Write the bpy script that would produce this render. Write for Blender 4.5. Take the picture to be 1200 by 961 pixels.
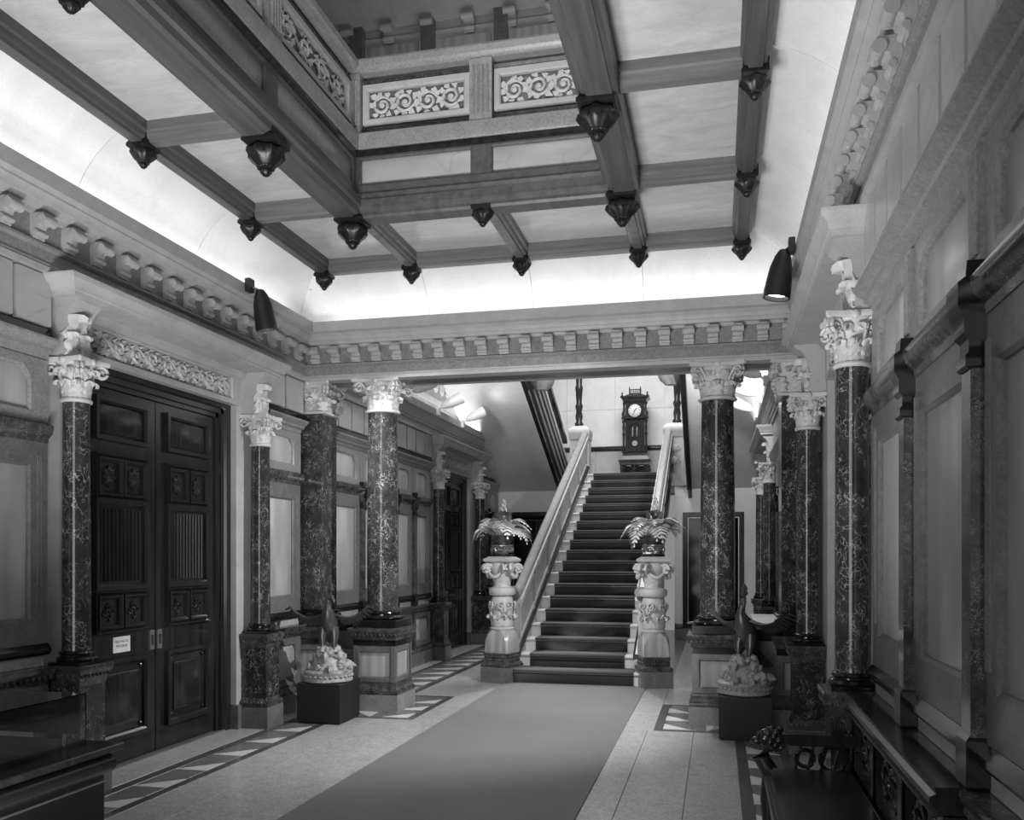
import bpy, bmesh, math, random
from math import sin, cos, pi, radians as R
from mathutils import Vector, Matrix
random.seed(7)
for o in list(bpy.data.objects): bpy.data.objects.remove(o)
scene = bpy.context.scene
COL = scene.collection

# ------------------------------------------------------------------ camera
F_PX, W_PX, H_PX, HORIZON = 1041.0, 1200.0, 961.0, 651.0
cam_d = bpy.data.cameras.new('camera'); cam = bpy.data.objects.new('camera', cam_d); COL.objects.link(cam)
cam_d.sensor_width = 36.0; cam_d.lens = F_PX / W_PX * 36.0
cam_d.shift_y = (HORIZON - H_PX / 2) / W_PX
cam_d.clip_start = 0.05
cam.location = (0, 0, 1.6); cam.rotation_euler = (R(90), 0, R(13.03))
scene.camera = cam
# ------------------------------------------------------------------ world, exposure
world = bpy.data.worlds.new('world'); scene.world = world; world.use_nodes = True
world.node_tree.nodes['Background'].inputs[0].default_value = (1, 1, 1, 1)
world.node_tree.nodes['Background'].inputs[1].default_value = 0.15
vs = scene.view_settings
vs.view_transform = 'Standard'; vs.look = 'None'; vs.gamma = 1; vs.use_curve_mapping = False
vs.exposure = 0.75
# ------------------------------------------------------------------ lights
def area(name, loc, sx, sy, power, rot=(0, 0, 0), spread=180):
    l = bpy.data.lights.new(name, 'AREA'); l.shape = 'RECTANGLE'; l.size = sx; l.size_y = sy
    l.energy = power; l.spread = R(spread)
    o = bpy.data.objects.new(name, l); COL.objects.link(o); o.location = loc; o.rotation_euler = rot
    return o
def spot(name, loc, target, power, angle=50, blend=.6, size=.04):
    l = bpy.data.lights.new(name, 'SPOT'); l.energy = power; l.spot_size = R(angle); l.spot_blend = blend
    l.shadow_soft_size = size
    o = bpy.data.objects.new(name, l); COL.objects.link(o); o.location = loc
    d = Vector(target) - Vector(loc); o.rotation_euler = d.to_track_quat('-Z', 'Y').to_euler()
    return o
XL, XR = -4.385, .915            # wall faces
FL, FR, FB = -4.215, .745, 8.60  # entablature faces of the hall
UPW = R(180)
area('cove_lamp_left', (-4.11, 3.3, 3.965), .05, 10.2, 15, (0, R(135), 0))
area('cove_lamp_right', (.64, 3.3, 3.965), .05, 10.2, 11, (0, R(-135), 0))
area('cove_lamp_back', (-1.735, 8.49, 3.965), 4.6, .05, 6.0, (R(135), 0, 0))
area('well_top_fill', (-1.79, 4.0, 7.7), 1.9, 4.5, 55)  # unseen lamp added below the closed roof; no skylight is built
area('gallery_fill', (-1.79, 8.2, 5.1), 3.0, .5, 14, (R(180), 0, 0))  # added unseen fill that brightens the upper back wall
area('entrance_fill', (-1.735, -1.85, 2.2), 2.6, 2.6, 32, (R(90), 0, 0))  # added soft fill from behind the camera, not a known entrance light
area('ceiling_fill_a', (-2.3, 2.3, .3), .8, .8, 40, (R(145), 0, R(6)), 120)  # added up-fill below the frame to brighten the ceiling panels
area('ceiling_fill_b', (-1.2, 2.3, .3), .8, .8, 40, (R(135), 0, R(4)), 100)  # second added up-fill, no lamp object stands here
spot('hall_spot_left_lamp', (-3.91, 7.22, 3.58), (-1.1, 10.7, .7), 420, 62, 1)
spot('hall_spot_right_lamp', (.44, 7.14, 3.55), (-3.0, 8.6, .6), 560, 88, .8)
for _i, _y in enumerate((11.3, 12.6, 13.9)):
    spot('stair_spot_left_lamp_%d' % _i, (-3.67, _y + .1, 3.98), ((-2.6, 13.4, 4.5), (-3.2, 15.4, 3.9), (-2.6, 14.5, 4.6))[_i], (45, 28, 2)[_i], 125, 1)
    spot('stair_spot_right_lamp_%d' % _i, (.20, _y + .1, 3.98), ((-.1, 16.2, 3.5), (-.1, 16.2, 3.5), (-.8, 14.6, 4.5))[_i], (105, 75, 4)[_i], 120, 1)
area('cove_lamp_stair_left', (-4.11, 12.2, 3.735), .05, 5.8, 14, (0, R(135), 0))
area('cove_lamp_stair_right', (.64, 12.2, 3.735), .05, 5.8, 11, (0, R(-135), 0))
area('stair_top_fill', (-1.735, 14.6, 6.95), 2.2, 6.0, 260)  # unseen lamp set below the closed stair ceiling; no skylight is built

# ------------------------------------------------------------------ materials (monochrome photograph: greys only)
def _nt(name):
    m = bpy.data.materials.new(name); m.use_nodes = True
    nt = m.node_tree; b = nt.nodes['Principled BSDF']
    return m, nt, b
def g(v, a=1): return (v, v, v, a)
def coords(nt, scale=(1, 1, 1), rot=(0, 0, 0), rnd=True):
    ge = nt.nodes.new('ShaderNodeNewGeometry'); mp = nt.nodes.new('ShaderNodeMapping')
    mp.inputs['Scale'].default_value = scale; mp.inputs['Rotation'].default_value = rot
    if rnd:
        oi = nt.nodes.new('ShaderNodeObjectInfo'); mu = nt.nodes.new('ShaderNodeMath'); mu.operation = 'MULTIPLY'
        mu.inputs[1].default_value = 17.0
        ad = nt.nodes.new('ShaderNodeVectorMath'); ad.operation = 'ADD'
        nt.links.new(oi.outputs['Random'], mu.inputs[0]); nt.links.new(ge.outputs['Position'], ad.inputs[0])
        nt.links.new(mu.outputs[0], ad.inputs[1]); nt.links.new(ad.outputs[0], mp.inputs['Vector'])
    else:
        nt.links.new(ge.outputs['Position'], mp.inputs['Vector'])
    return mp.outputs['Vector']
def ramp(nt, fac, stops):
    r = nt.nodes.new('ShaderNodeValToRGB'); e = r.color_ramp.elements
    e[0].position, e[0].color = stops[0][0], g(stops[0][1]); e[1].position, e[1].color = stops[-1][0], g(stops[-1][1])
    for p, c in stops[1:-1]:
        n = e.new(p); n.color = g(c)
    nt.links.new(fac, r.inputs[0]); return r.outputs[0]
def noise(nt, vec, scale, detail=4, rough=.55, dist=0.0):
    n = nt.nodes.new('ShaderNodeTexNoise'); n.inputs['Scale'].default_value = scale
    n.inputs['Detail'].default_value = detail; n.inputs['Roughness'].default_value = rough
    n.inputs['Distortion'].default_value = dist; nt.links.new(vec, n.inputs['Vector']); return n.outputs[0]
def bump(nt, b, h, strength=.2, dist=.01):
    bp = nt.nodes.new('ShaderNodeBump'); bp.inputs['Strength'].default_value = strength; bp.inputs['Distance'].default_value = dist
    nt.links.new(h, bp.inputs['Height']); nt.links.new(bp.outputs[0], b.inputs['Normal'])
def mix(nt, fac, a, b_, mode='MIX'):
    m = nt.nodes.new('ShaderNodeMix'); m.data_type = 'RGBA'; m.blend_type = mode
    for s, v in ((0, fac), (6, a), (7, b_)):
        if isinstance(v, (int, float)): m.inputs[s].default_value = v if s == 0 else g(v)
        else: nt.links.new(v, m.inputs[s])
    return m.outputs[2]
def stone(name, lo, hi, scale=4, rough=.4, speck=0, bumpy=0):
    m, nt, b = _nt(name); v = coords(nt)
    c = ramp(nt, noise(nt, v, scale, 6, .6, .6), [(.3, lo), (.7, hi)])
    if speck: c = mix(nt, speck, c, ramp(nt, noise(nt, v, 55, 3, .7), [(.35, lo * .5), (.65, hi * 1.15)]))
    nt.links.new(c, b.inputs['Base Color']); b.inputs['Roughness'].default_value = rough
    if bumpy: bump(nt, b, noise(nt, v, 30, 4), bumpy, .01)
    return m
def veined(name, lo, hi, vein, vscale=9, amount=.8, rough=.25, stretch=(1, 1, 1), width=.05, rot=(0, 0, 0), rnd=True):
    m, nt, b = _nt(name); v = coords(nt, stretch, rot, rnd)
    n = nt.nodes.new('ShaderNodeTexNoise'); n.inputs['Scale'].default_value = vscale * .55; n.inputs['Detail'].default_value = 5
    nt.links.new(v, n.inputs['Vector'])
    mu = nt.nodes.new('ShaderNodeVectorMath'); mu.operation = 'MULTIPLY_ADD'
    mu.inputs[1].default_value = (.35, .35, .35); nt.links.new(n.outputs['Color'], mu.inputs[0]); nt.links.new(v, mu.inputs[2])
    vo = nt.nodes.new('ShaderNodeTexVoronoi'); vo.feature = 'DISTANCE_TO_EDGE'; vo.inputs['Scale'].default_value = vscale
    nt.links.new(mu.outputs[0], vo.inputs['Vector'])
    line = ramp(nt, vo.outputs['Distance'], [(0, 1), (width, 0)])
    gate = ramp(nt, noise(nt, v, vscale * .7, 3), [(.42, 0), (.62, amount)])
    base = ramp(nt, noise(nt, v, vscale * .35, 6, .65, .8), [(.3, lo), (.72, hi)])
    f = mix(nt, 1.0, line, gate, 'MULTIPLY')
    nt.links.new(mix(nt, f, base, vein), b.inputs['Base Color']); b.inputs['Roughness'].default_value = rough
    return m
def figured(name, lo, hi, rough=.35, scale=3.0, stretch=(1, 1, .22), dist=7):
    m, nt, b = _nt(name); v = coords(nt, stretch)
    w = nt.nodes.new('ShaderNodeTexWave'); w.inputs['Scale'].default_value = scale; w.inputs['Distortion'].default_value = dist
    w.inputs['Detail'].default_value = 3; w.inputs['Detail Scale'].default_value = 1.2; nt.links.new(v, w.inputs['Vector'])
    c = mix(nt, .55, ramp(nt, w.outputs[0], [(0, lo), (1, hi)]), ramp(nt, noise(nt, v, 3, 5), [(.3, lo), (.7, hi)]))
    nt.links.new(c, b.inputs['Base Color']); b.inputs['Roughness'].default_value = rough
    return m
def wood(name, lo, hi, rough=.3, axis='Z'):
    m, nt, b = _nt(name); st = {'Z': (14, 14, .9), 'Y': (14, .9, 14), 'X': (.9, 14, 14)}[axis]
    v = coords(nt, st); n = noise(nt, v, 1.3, 5, .6, .5)
    nt.links.new(ramp(nt, n, [(.3, lo), (.7, hi)]), b.inputs['Base Color']); b.inputs['Roughness'].default_value = rough
    b.inputs['Specular IOR Level'].default_value = .45
    return m
def plain(name, v, rough=.5, metal=0, emis=0):
    m, nt, b = _nt(name); n = noise(nt, coords(nt), 12, 3)
    nt.links.new(ramp(nt, n, [(.3, v * .9), (.7, v * 1.1)]), b.inputs['Base Color'])
    b.inputs['Roughness'].default_value = rough; b.inputs['Metallic'].default_value = metal
    if emis:
        b.inputs['Emission Color'].default_value = g(1); b.inputs['Emission Strength'].default_value = emis
    return m
def fabric(name, lo, hi):
    m, nt, b = _nt(name); v = coords(nt, rnd=False)
    n1 = noise(nt, v, 160, 2); n2 = noise(nt, v, 2.5, 5, .7)
    c = mix(nt, .5, ramp(nt, n2, [(.3, lo), (.7, hi)]), ramp(nt, n1, [(.3, lo * .8), (.7, hi * 1.1)]))
    nt.links.new(c, b.inputs['Base Color']); b.inputs['Roughness'].default_value = .95
    b.inputs['Sheen Weight'].default_value = .15; bump(nt, b, n1, .5, .004)
    return m
M = dict(
    white=stone('carved_pale_stone', .44, .56, 5, .5, .12),
    jamb=stone('pale_limestone', .33, .43, 6, .5, .12),
    light=figured('light_figured_marble', .24, .48, .3),
    lightv=veined('light_veined_marble', .30, .42, .20, 4, .5, .25),
    mid=stone('grey_mottled_marble', .09, .17, 9, .3, .35),
    midl=stone('grey_speckled_stone', .18, .28, 8, .35, .4),
    dark=veined('dark_veined_marble', .012, .05, .40, 16, .95, .12, (1, 1, .8), .045, (.5, .3, 0)),
    dark2=veined('dark_mottled_marble', .02, .08, .26, 24, .8, .15, (1, 1, 1), .07),
    black=plain('black_polished_stone', .010, .15),
    blackpaint=plain('matt_black_paint', .008, .55),
    wood=wood('dark_mahogany', .008, .024, .2),
    woodx=wood('dark_mahogany_beam', .05, .10, .4, 'Y'),
    woodm=wood('brown_oak_beam', .10, .18, .4, 'X'),
    ceil=veined('pale_veined_ceiling_marble', .42, .60, .34, 6, .4, .22, (1, 2.6, 1), .035, (0, 0, .7)),
    cove=stone('pale_cove_plaster', .56, .66, 3, .6, .1),
    floor=stone('terrazzo_floor_stone', .33, .47, 10, .22, .45),
    fdark=stone('dark_floor_inlay', .06, .10, 8, .2, .2),
    fmid=stone('grey_floor_inlay', .13, .19, 8, .2, .3),
    fwhite=stone('white_floor_inlay', .55, .7, 8, .2, .15),
    carpet=fabric('grey_floor_carpet', .10, .14),
    scarpet=fabric('dark_stair_carpet', .035, .06),
    bronze=plain('dark_bronze', .10, .35, .6),
    rock=stone('grey_cast_rockwork', .22, .42, 20, .5, .3, .5),
    iron=plain('dark_iron', .03, .4, .7),
    brass=plain('pale_brass', .35, .3, .8),
    spotw=plain('white_enamel', .75, .4),
    spotb=plain('black_enamel', .014, .4),
    lens=plain('lamp_lens', .9, .2, 0, 3),
    paper=plain('white_paper', .75, .7),
    ink=plain('black_ink', .02, .7),
    leaf=plain('pale_fern_green', .55, .5),
    leafd=plain('dark_fern_green', .12, .5),
    dial=plain('clock_dial', .6, .4),
    leather=plain('black_leather', .015, .22),
    fillglow=plain('added_glow_glass', .8, .3, 0, 1.2),  # glow for the added window behind the camera
)
def _glass():
    m, nt, b = _nt('clear_glass'); b.inputs['Transmission Weight'].default_value = 1; b.inputs['Roughness'].default_value = .02
    b.inputs['IOR'].default_value = 1.45; b.inputs['Base Color'].default_value = g(.9); return m
M['glass'] = _glass()
def _mirror():
    m, nt, b = _nt('dark_mirror_glass'); b.inputs['Metallic'].default_value = 1; b.inputs['Roughness'].default_value = .10
    b.inputs['Base Color'].default_value = g(.022); return m
M['mirror'] = _mirror()

# ------------------------------------------------------------------ mesh helpers
class MB:
    def __init__(s): s.v = []; s.f = []
    def add(s, vs_, fs):
        o = len(s.v); s.v += [tuple(p) for p in vs_]; s.f += [tuple(i + o for i in f) for f in fs]; return s
    def box(s, x0, x1, y0, y1, z0, z1):
        return s.add([(x0, y0, z0), (x1, y0, z0), (x1, y1, z0), (x0, y1, z0), (x0, y0, z1), (x1, y0, z1), (x1, y1, z1), (x0, y1, z1)],
                     [(0, 3, 2, 1), (4, 5, 6, 7), (0, 1, 5, 4), (1, 2, 6, 5), (2, 3, 7, 6), (3, 0, 4, 7)])
    def cbox(s, x0, x1, y0, y1, z0, z1, c=.01):
        # box with chamfered top and bottom rims
        def rect(d, z): return [(x0 + d, y0 + d, z), (x1 - d, y0 + d, z), (x1 - d, y1 - d, z), (x0 + d, y1 - d, z)]
        return s.loft([rect(c, z0), rect(0, z0 + c), rect(0, z1 - c), rect(c, z1)])
    def loft(s, rings, cap=True, closed=True):
        n = len(rings[0]); vs_ = [p for r in rings for p in r]; fs = []
        for i in range(len(rings) - 1):
            for j in range(n if closed else n - 1):
                k = (j + 1) % n; fs.append((i * n + j, i * n + k, (i + 1) * n + k, (i + 1) * n + j))
        if cap: fs += [tuple(range(n)), tuple(range((len(rings) - 1) * n, len(rings) * n))]
        return s.add(vs_, fs)
    def sq(s, prof):
        # square lathe: list of (half x, half y, z)
        return s.loft([[(-a, -b, z), (a, -b, z), (a, b, z), (-a, b, z)] for a, b, z in prof])
    def prof(s, pts, axis, a0, a1, m0=0, m1=0, sgn=1):
        def P(p, q, a, m):
            t = a + m * p
            if axis == 'y': return (sgn * p, t, q)
            if axis == 'x': return (t, sgn * p, q)
            return (p, q, t)
        return s.loft([[P(p, q, a0, m0) for p, q in pts], [P(p, q, a1, m1) for p, q in pts]])
    def lathe(s, pts, n=24, c=(0, 0, 0), rib=None, cap=True):
        rings = []
        for r, z in pts:
            rg = []
            for i in range(n):
                a = 2 * pi * i / n; rr = r * (1 + (rib[1] * cos(rib[0] * a) if rib else 0))
                rg.append((c[0] + rr * cos(a), c[1] + rr * sin(a), c[2] + z))
            rings.append(rg)
        return s.loft(rings, cap)
    def tube(s, pts, rad, n=6, cap=True):
        pts = [Vector(p) for p in pts]; rings = []; up = Vector((0, 0, 1))
        for i, p in enumerate(pts):
            t = (pts[min(i + 1, len(pts) - 1)] - pts[max(i - 1, 0)])
            if t.length < 1e-9: t = Vector((0, 0, 1))
            t.normalize(); ref = up if abs(t.z) < .95 else Vector((1, 0, 0))
            a = t.cross(ref).normalized(); b = t.cross(a)
            r = rad[i] if isinstance(rad, (list, tuple)) else rad
            rings.append([p + (a * cos(2 * pi * k / n) + b * sin(2 * pi * k / n)) * r for k in range(n)])
        return s.loft(rings, cap)
    def ball(s, c, r, n=10, m=6, sc=(1, 1, 1), jit=0):
        rings = []; J = lambda: 1 + (random.uniform(-jit, jit) if jit else 0)
        for i in range(m + 1):
            a = -pi / 2 + pi * i / m; rr = max(cos(a), .02)
            rings.append([(c[0] + r * sc[0] * rr * J() * cos(2 * pi * k / n), c[1] + r * sc[1] * rr * J() * sin(2 * pi * k / n), c[2] + r * sc[2] * sin(a) * J()) for k in range(n)])
        return s.loft(rings)
    def frame(s, outer, inner, x0, x1, bev=.012):
        # picture-frame: outer/inner point loops (y,z) of equal count, from depth x0 (back) to x1 (front); inner edge bevelled
        n = len(outer); cy = sum(p[0] for p in inner) / n; cz = sum(p[1] for p in inner) / n
        def grow(p): 
            dy, dz = p[0] - cy, p[1] - cz; l = max(abs(dy), abs(dz), 1e-6)
            return (p[0] + (bev if dy > 0 else -bev) * 1, p[1] + (bev if dz > 0 else -bev) * 1)
        gi = [grow(p) for p in inner]
        vs_ = [(x0, *p) for p in outer] + [(x1, *p) for p in outer] + [(x1, *p) for p in gi] + [(x1 - bev, *p) for p in inner] + [(x0, *p) for p in inner]
        fs = []
        for i in range(n):
            j = (i + 1) % n
            for a in range(4): fs.append((a * n + i, a * n + j, (a + 1) * n + j, (a + 1) * n + i))
        return s.add(vs_, fs)
    def xf(s, mat):
        s.v = [tuple(mat @ Vector(p)) for p in s.v]; return s
    def join(s, other, mat=None):
        vs_ = other.v if mat is None else [tuple(mat @ Vector(p)) for p in other.v]
        return s.add(vs_, other.f)
def mesh(mb, mat, smooth=35):
    me = bpy.data.meshes.new('m'); me.from_pydata(mb.v, [], mb.f)
    bm = bmesh.new(); bm.from_mesh(me); bmesh.ops.remove_doubles(bm, verts=bm.verts, dist=1e-5); bmesh.ops.recalc_face_normals(bm, faces=bm.faces); bm.to_mesh(me); bm.free()
    me.materials.append(M[mat] if isinstance(mat, str) else mat)
    if smooth:
        me.shade_smooth(); me.set_sharp_from_angle(angle=R(smooth))
    return me
def put(name, me, parent=None, loc=None, rot=None, scale=None):
    o = bpy.data.objects.new(name, me); COL.objects.link(o)
    me.name = name
    if parent: o.parent = parent
    if loc: o.location = loc
    if rot: o.rotation_euler = rot
    if scale: o.scale = scale
    return o
def mk(name, mb, mat, parent=None, loc=None, rot=None, smooth=35):
    return put(name, mesh(mb, mat, smooth), parent, loc, rot)
def tag(o, label=None, cat=None, group=None, kind=None):
    if label: o['label'] = label
    if cat: o['category'] = cat
    if group: o['group'] = group
    if kind: o['kind'] = kind
    return o
def thing(name, label, cat, loc=(0, 0, 0), rz=0, group=None, kind=None):
    o = bpy.data.objects.new(name, None); COL.objects.link(o); o.location = loc; o.rotation_euler = (0, 0, rz)
    o.empty_display_size = .1
    return tag(o, label, cat, group, kind)
def struct(name, loc=(0, 0, 0), rz=0, label=None):
    o = thing(name, label, None, loc, rz, None, 'structure'); return o
KIDS = {}
def copy_tree(o, parent=None):
    c = o.copy(); COL.objects.link(c); c.parent = parent
    for ch in list(o.children): copy_tree(ch, c)
    return c
def dup(root, loc, rz, label, group=None):
    c = copy_tree(root); c.location = loc; c.rotation_euler = (0, 0, rz); c['label'] = label
    if group: c['group'] = group
    return c

# ------------------------------------------------------------------ ornament
def leaf_mb(L, Wd, curl=.35, lobes=3, thick=0.0, nu=12, lean=.25):
    """acanthus leaf: grows up z from the origin, faces +x, tip curls outward"""
    b = MB(); rings = []
    for i in range(nu + 1):
        t = i / nu
        if t < .7: x = lean * L * t * t; z = L * t * 1.12
        else:
            a = (t - .7) / .3 * pi * 1.25; r = curl * L * .45
            x = lean * L * .49 + r * (1 - cos(a)); z = L * .784 + r * sin(a)
        w = Wd * .5 * (.72 + .28 * sin(pi * min(t * 1.15, 1))) * (1 - .55 * max(0, t - .72) / .28) * (1 + .26 * sin(lobes * 2 * pi * t))
        row = []
        for k, (s, dx) in enumerate(((-1, -.10), (-.5, .06), (0, -.02), (.5, .06), (1, -.10))):
            row.append((x + dx * Wd, s * w, z))
        row += [(p[0] - .14 * Wd, p[1] * .9, p[2]) for p in (row[4], row[2], row[0])]
        rings.append(row)
    b.loft(rings); return b
def spiral(c, r0, turns, rad, plane='xz', sgn=1, a0=0, n=26, shrink=.12):
    pts = []; rs = []
    for i in range(n + 1):
        t = i / n; a = a0 + sgn * turns * 2 * pi * t; r = r0 * (1 - t) + r0 * shrink * t
        if plane == 'xz': p = (c[0] + r * cos(a), c[1], c[2] + r * sin(a))
        else: p = (c[0], c[1] + r * cos(a), c[2] + r * sin(a))
        pts.append(p); rs.append(rad * (1 - .45 * t))
    return pts, rs
LEAVES = {}
def leaf_mesh(L, Wd, mat='white', curl=.35, lean=.25):
    k = (round(L, 3), round(Wd, 3), mat, curl, lean)
    if k not in LEAVES: LEAVES[k] = mesh(leaf_mb(L, Wd, curl, lean=lean), mat, 60)
    return LEAVES[k]
def capital(parent, z0, r, H, A, square=False, mat='white'):
    """Corinthian capital from z0; r shaft radius, A abacus half width"""
    b = MB()
    if square:
        b.sq([(r, r, 0), (r * 1.14, r * 1.14, .02 * H), (r * 1.14, r * 1.14, .09 * H), (r * .98, r * .98, .12 * H), (r * 1.0, r * 1.0, .5 * H), (r * 1.12, r * 1.12, .75 * H), (A * .82, A * .82, .9 * H)])
    else:
        b.lathe([(r, 0), (r * 1.15, .02 * H), (r * 1.18, .06 * H), (r * 1.12, .10 * H), (r * .98, .12 * H), (r * .98, .4 * H), (r * 1.08, .65 * H), (r * 1.3, .84 * H), (A * .84, .9 * H)], 24)
    cap = mk('capital', b, mat, parent, (0, 0, z0))
    # abacus with hollowed sides
    loop = []
    for q in range(4):
        for t in (-.86, -.5, 0, .5, .86):
            a = q * pi / 2; d = A * (.86 + .14 * abs(t / .86) ** 2); x, y = d, t * A / .86 * .93
            loop.append((x * cos(a) - y * sin(a), x * sin(a) + y * cos(a)))
    ab = MB().loft([[(x * .95, y * .95, .89 * H) for x, y in loop], [(x, y, .92 * H) for x, y in loop], [(x, y, H) for x, y in loop]])
    mk('abacus', ab, mat, cap)
    lm1 = leaf_mesh(.42 * H, r * .85, mat); lm2 = leaf_mesh(.36 * H, r * .85, mat, .45, .4)
    for ring, (lm, off, zz, rr) in enumerate(((lm1, 0, .11 * H, .99), (lm2, .5, .42 * H, 1.02))):
        for k in range(8):
            a = (k + off) * pi / 4
            q = rr * r
            if square: q = r * rr / max(abs(cos(a)), abs(sin(a)))
            put('leaf', lm, cap, (q * cos(a), q * sin(a), zz), (0, 0, a))
    for k in range(4):
        a = pi / 4 + k * pi / 2; v = MB(); rv = .16 * H; cx = A * 1.14
        for s in (-1, 1):
            pts, rs = spiral((cx - rv * .4, s * .035 * H * 1.5, .74 * H), rv, 1.6, .05 * H, 'xz', -1, pi * .9)
            v.tube([(r * 1.0, s * .02, .42 * H), (r * 1.18, s * .02, .66 * H)] + pts, [.035 * H] * 2 + rs, 6)
        put('volute', mesh(v, mat, 60), cap, (0, 0, 0), (0, 0, a))
    for k in range(4):
        a = k * pi / 2; v = MB()
        v.ball((A * .9, 0, .93 * H), .085 * H, 8, 5, (.5, 1, 1))
        for s in (-1, 1):
            pts, rs = spiral((A * .72, s * .16 * H, .74 * H), .09 * H, 1.4, .035 * H, 'yz', s, pi / 2 + s * .9)
            v.tube(pts, rs, 5)
        put('rosette', mesh(v, mat, 60), cap, (0, 0, 0), (0, 0, a))
    return cap
def vine_mb(L, H, n, d=.012, seed=1):
    """flat relief of running scrolls in the y-z plane facing +x, centred"""
    rnd = random.Random(seed); b = MB(); step = L / n
    stem = []
    for i in range(n * 8 + 1):
        t = i / (n * 8); stem.append((d * .4, -L / 2 + L * t, .30 * H * sin(pi * n * t)))
    b.tube(stem, d * .6, 5)
    for k in range(n):
        cy = -L / 2 + step * (k + .5); s = 1 if k % 2 == 0 else -1
        pts, rs = spiral((d * .5, cy, -s * .02 * H), .36 * H, 1.5, d * .9, 'yz', s, pi * .5 * s, 22)
        b.tube(pts, rs, 5); b.ball((d * .6, cy, -s * .02 * H), .10 * H, 8, 4, (.5, 1, 1))
        for j in range(9):
            a = j * pi / 4.5 + rnd.random() * .4; ln = H * rnd.uniform(.26, .42); w = H * .13
            c0 = (cy + .30 * H * cos(a), -s * .02 * H + .30 * H * sin(a)); u = (cos(a + .6), sin(a + .6)); p = (-u[1], u[0])
            vs_ = [(0, c0[0], c0[1]), (d * 1.3, c0[0] + u[0] * ln * .45 + p[0] * w, c0[1] + u[1] * ln * .45 + p[1] * w),
                   (d * .3, c0[0] + u[0] * ln, c0[1] + u[1] * ln), (d * 1.3, c0[0] + u[0] * ln * .45 - p[0] * w, c0[1] + u[1] * ln * .45 - p[1] * w), (d * .9, c0[0] + u[0] * ln * .5, c0[1] + u[1] * ln * .5)]
            vs_ = [(x, y, max(-.48 * H, min(.48 * H, z))) for x, y, z in vs_]
            b.add(vs_, [(0, 1, 4), (1, 2, 4), (2, 3, 4), (3, 0, 4)])
    return b
def rectloop(y0, y1, z0, z1, ch=0, chb=0):
    """closed loop with chamfered top (ch) and bottom (chb) corners, always eight points"""
    return [(y0 + chb, z0), (y1 - chb, z0), (y1, z0 + chb), (y1, z1 - ch), (y1 - ch, z1), (y0 + ch, z1), (y0, z1 - ch), (y0, z0 + chb)]
def panel_mb(loop, x0, x1, c=.008):
    n = len(loop); cy = sum(p[0] for p in loop) / n; cz = sum(p[1] for p in loop) / n
    ins = [(p[0] - c * (1 if p[0] > cy else -1), p[1] - c * (1 if p[1] > cz else -1)) for p in loop]
    return MB().loft([[(x0, *p) for p in loop], [(x1 - c * .5, *p) for p in loop], [(x1, *p) for p in ins]])

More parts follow.
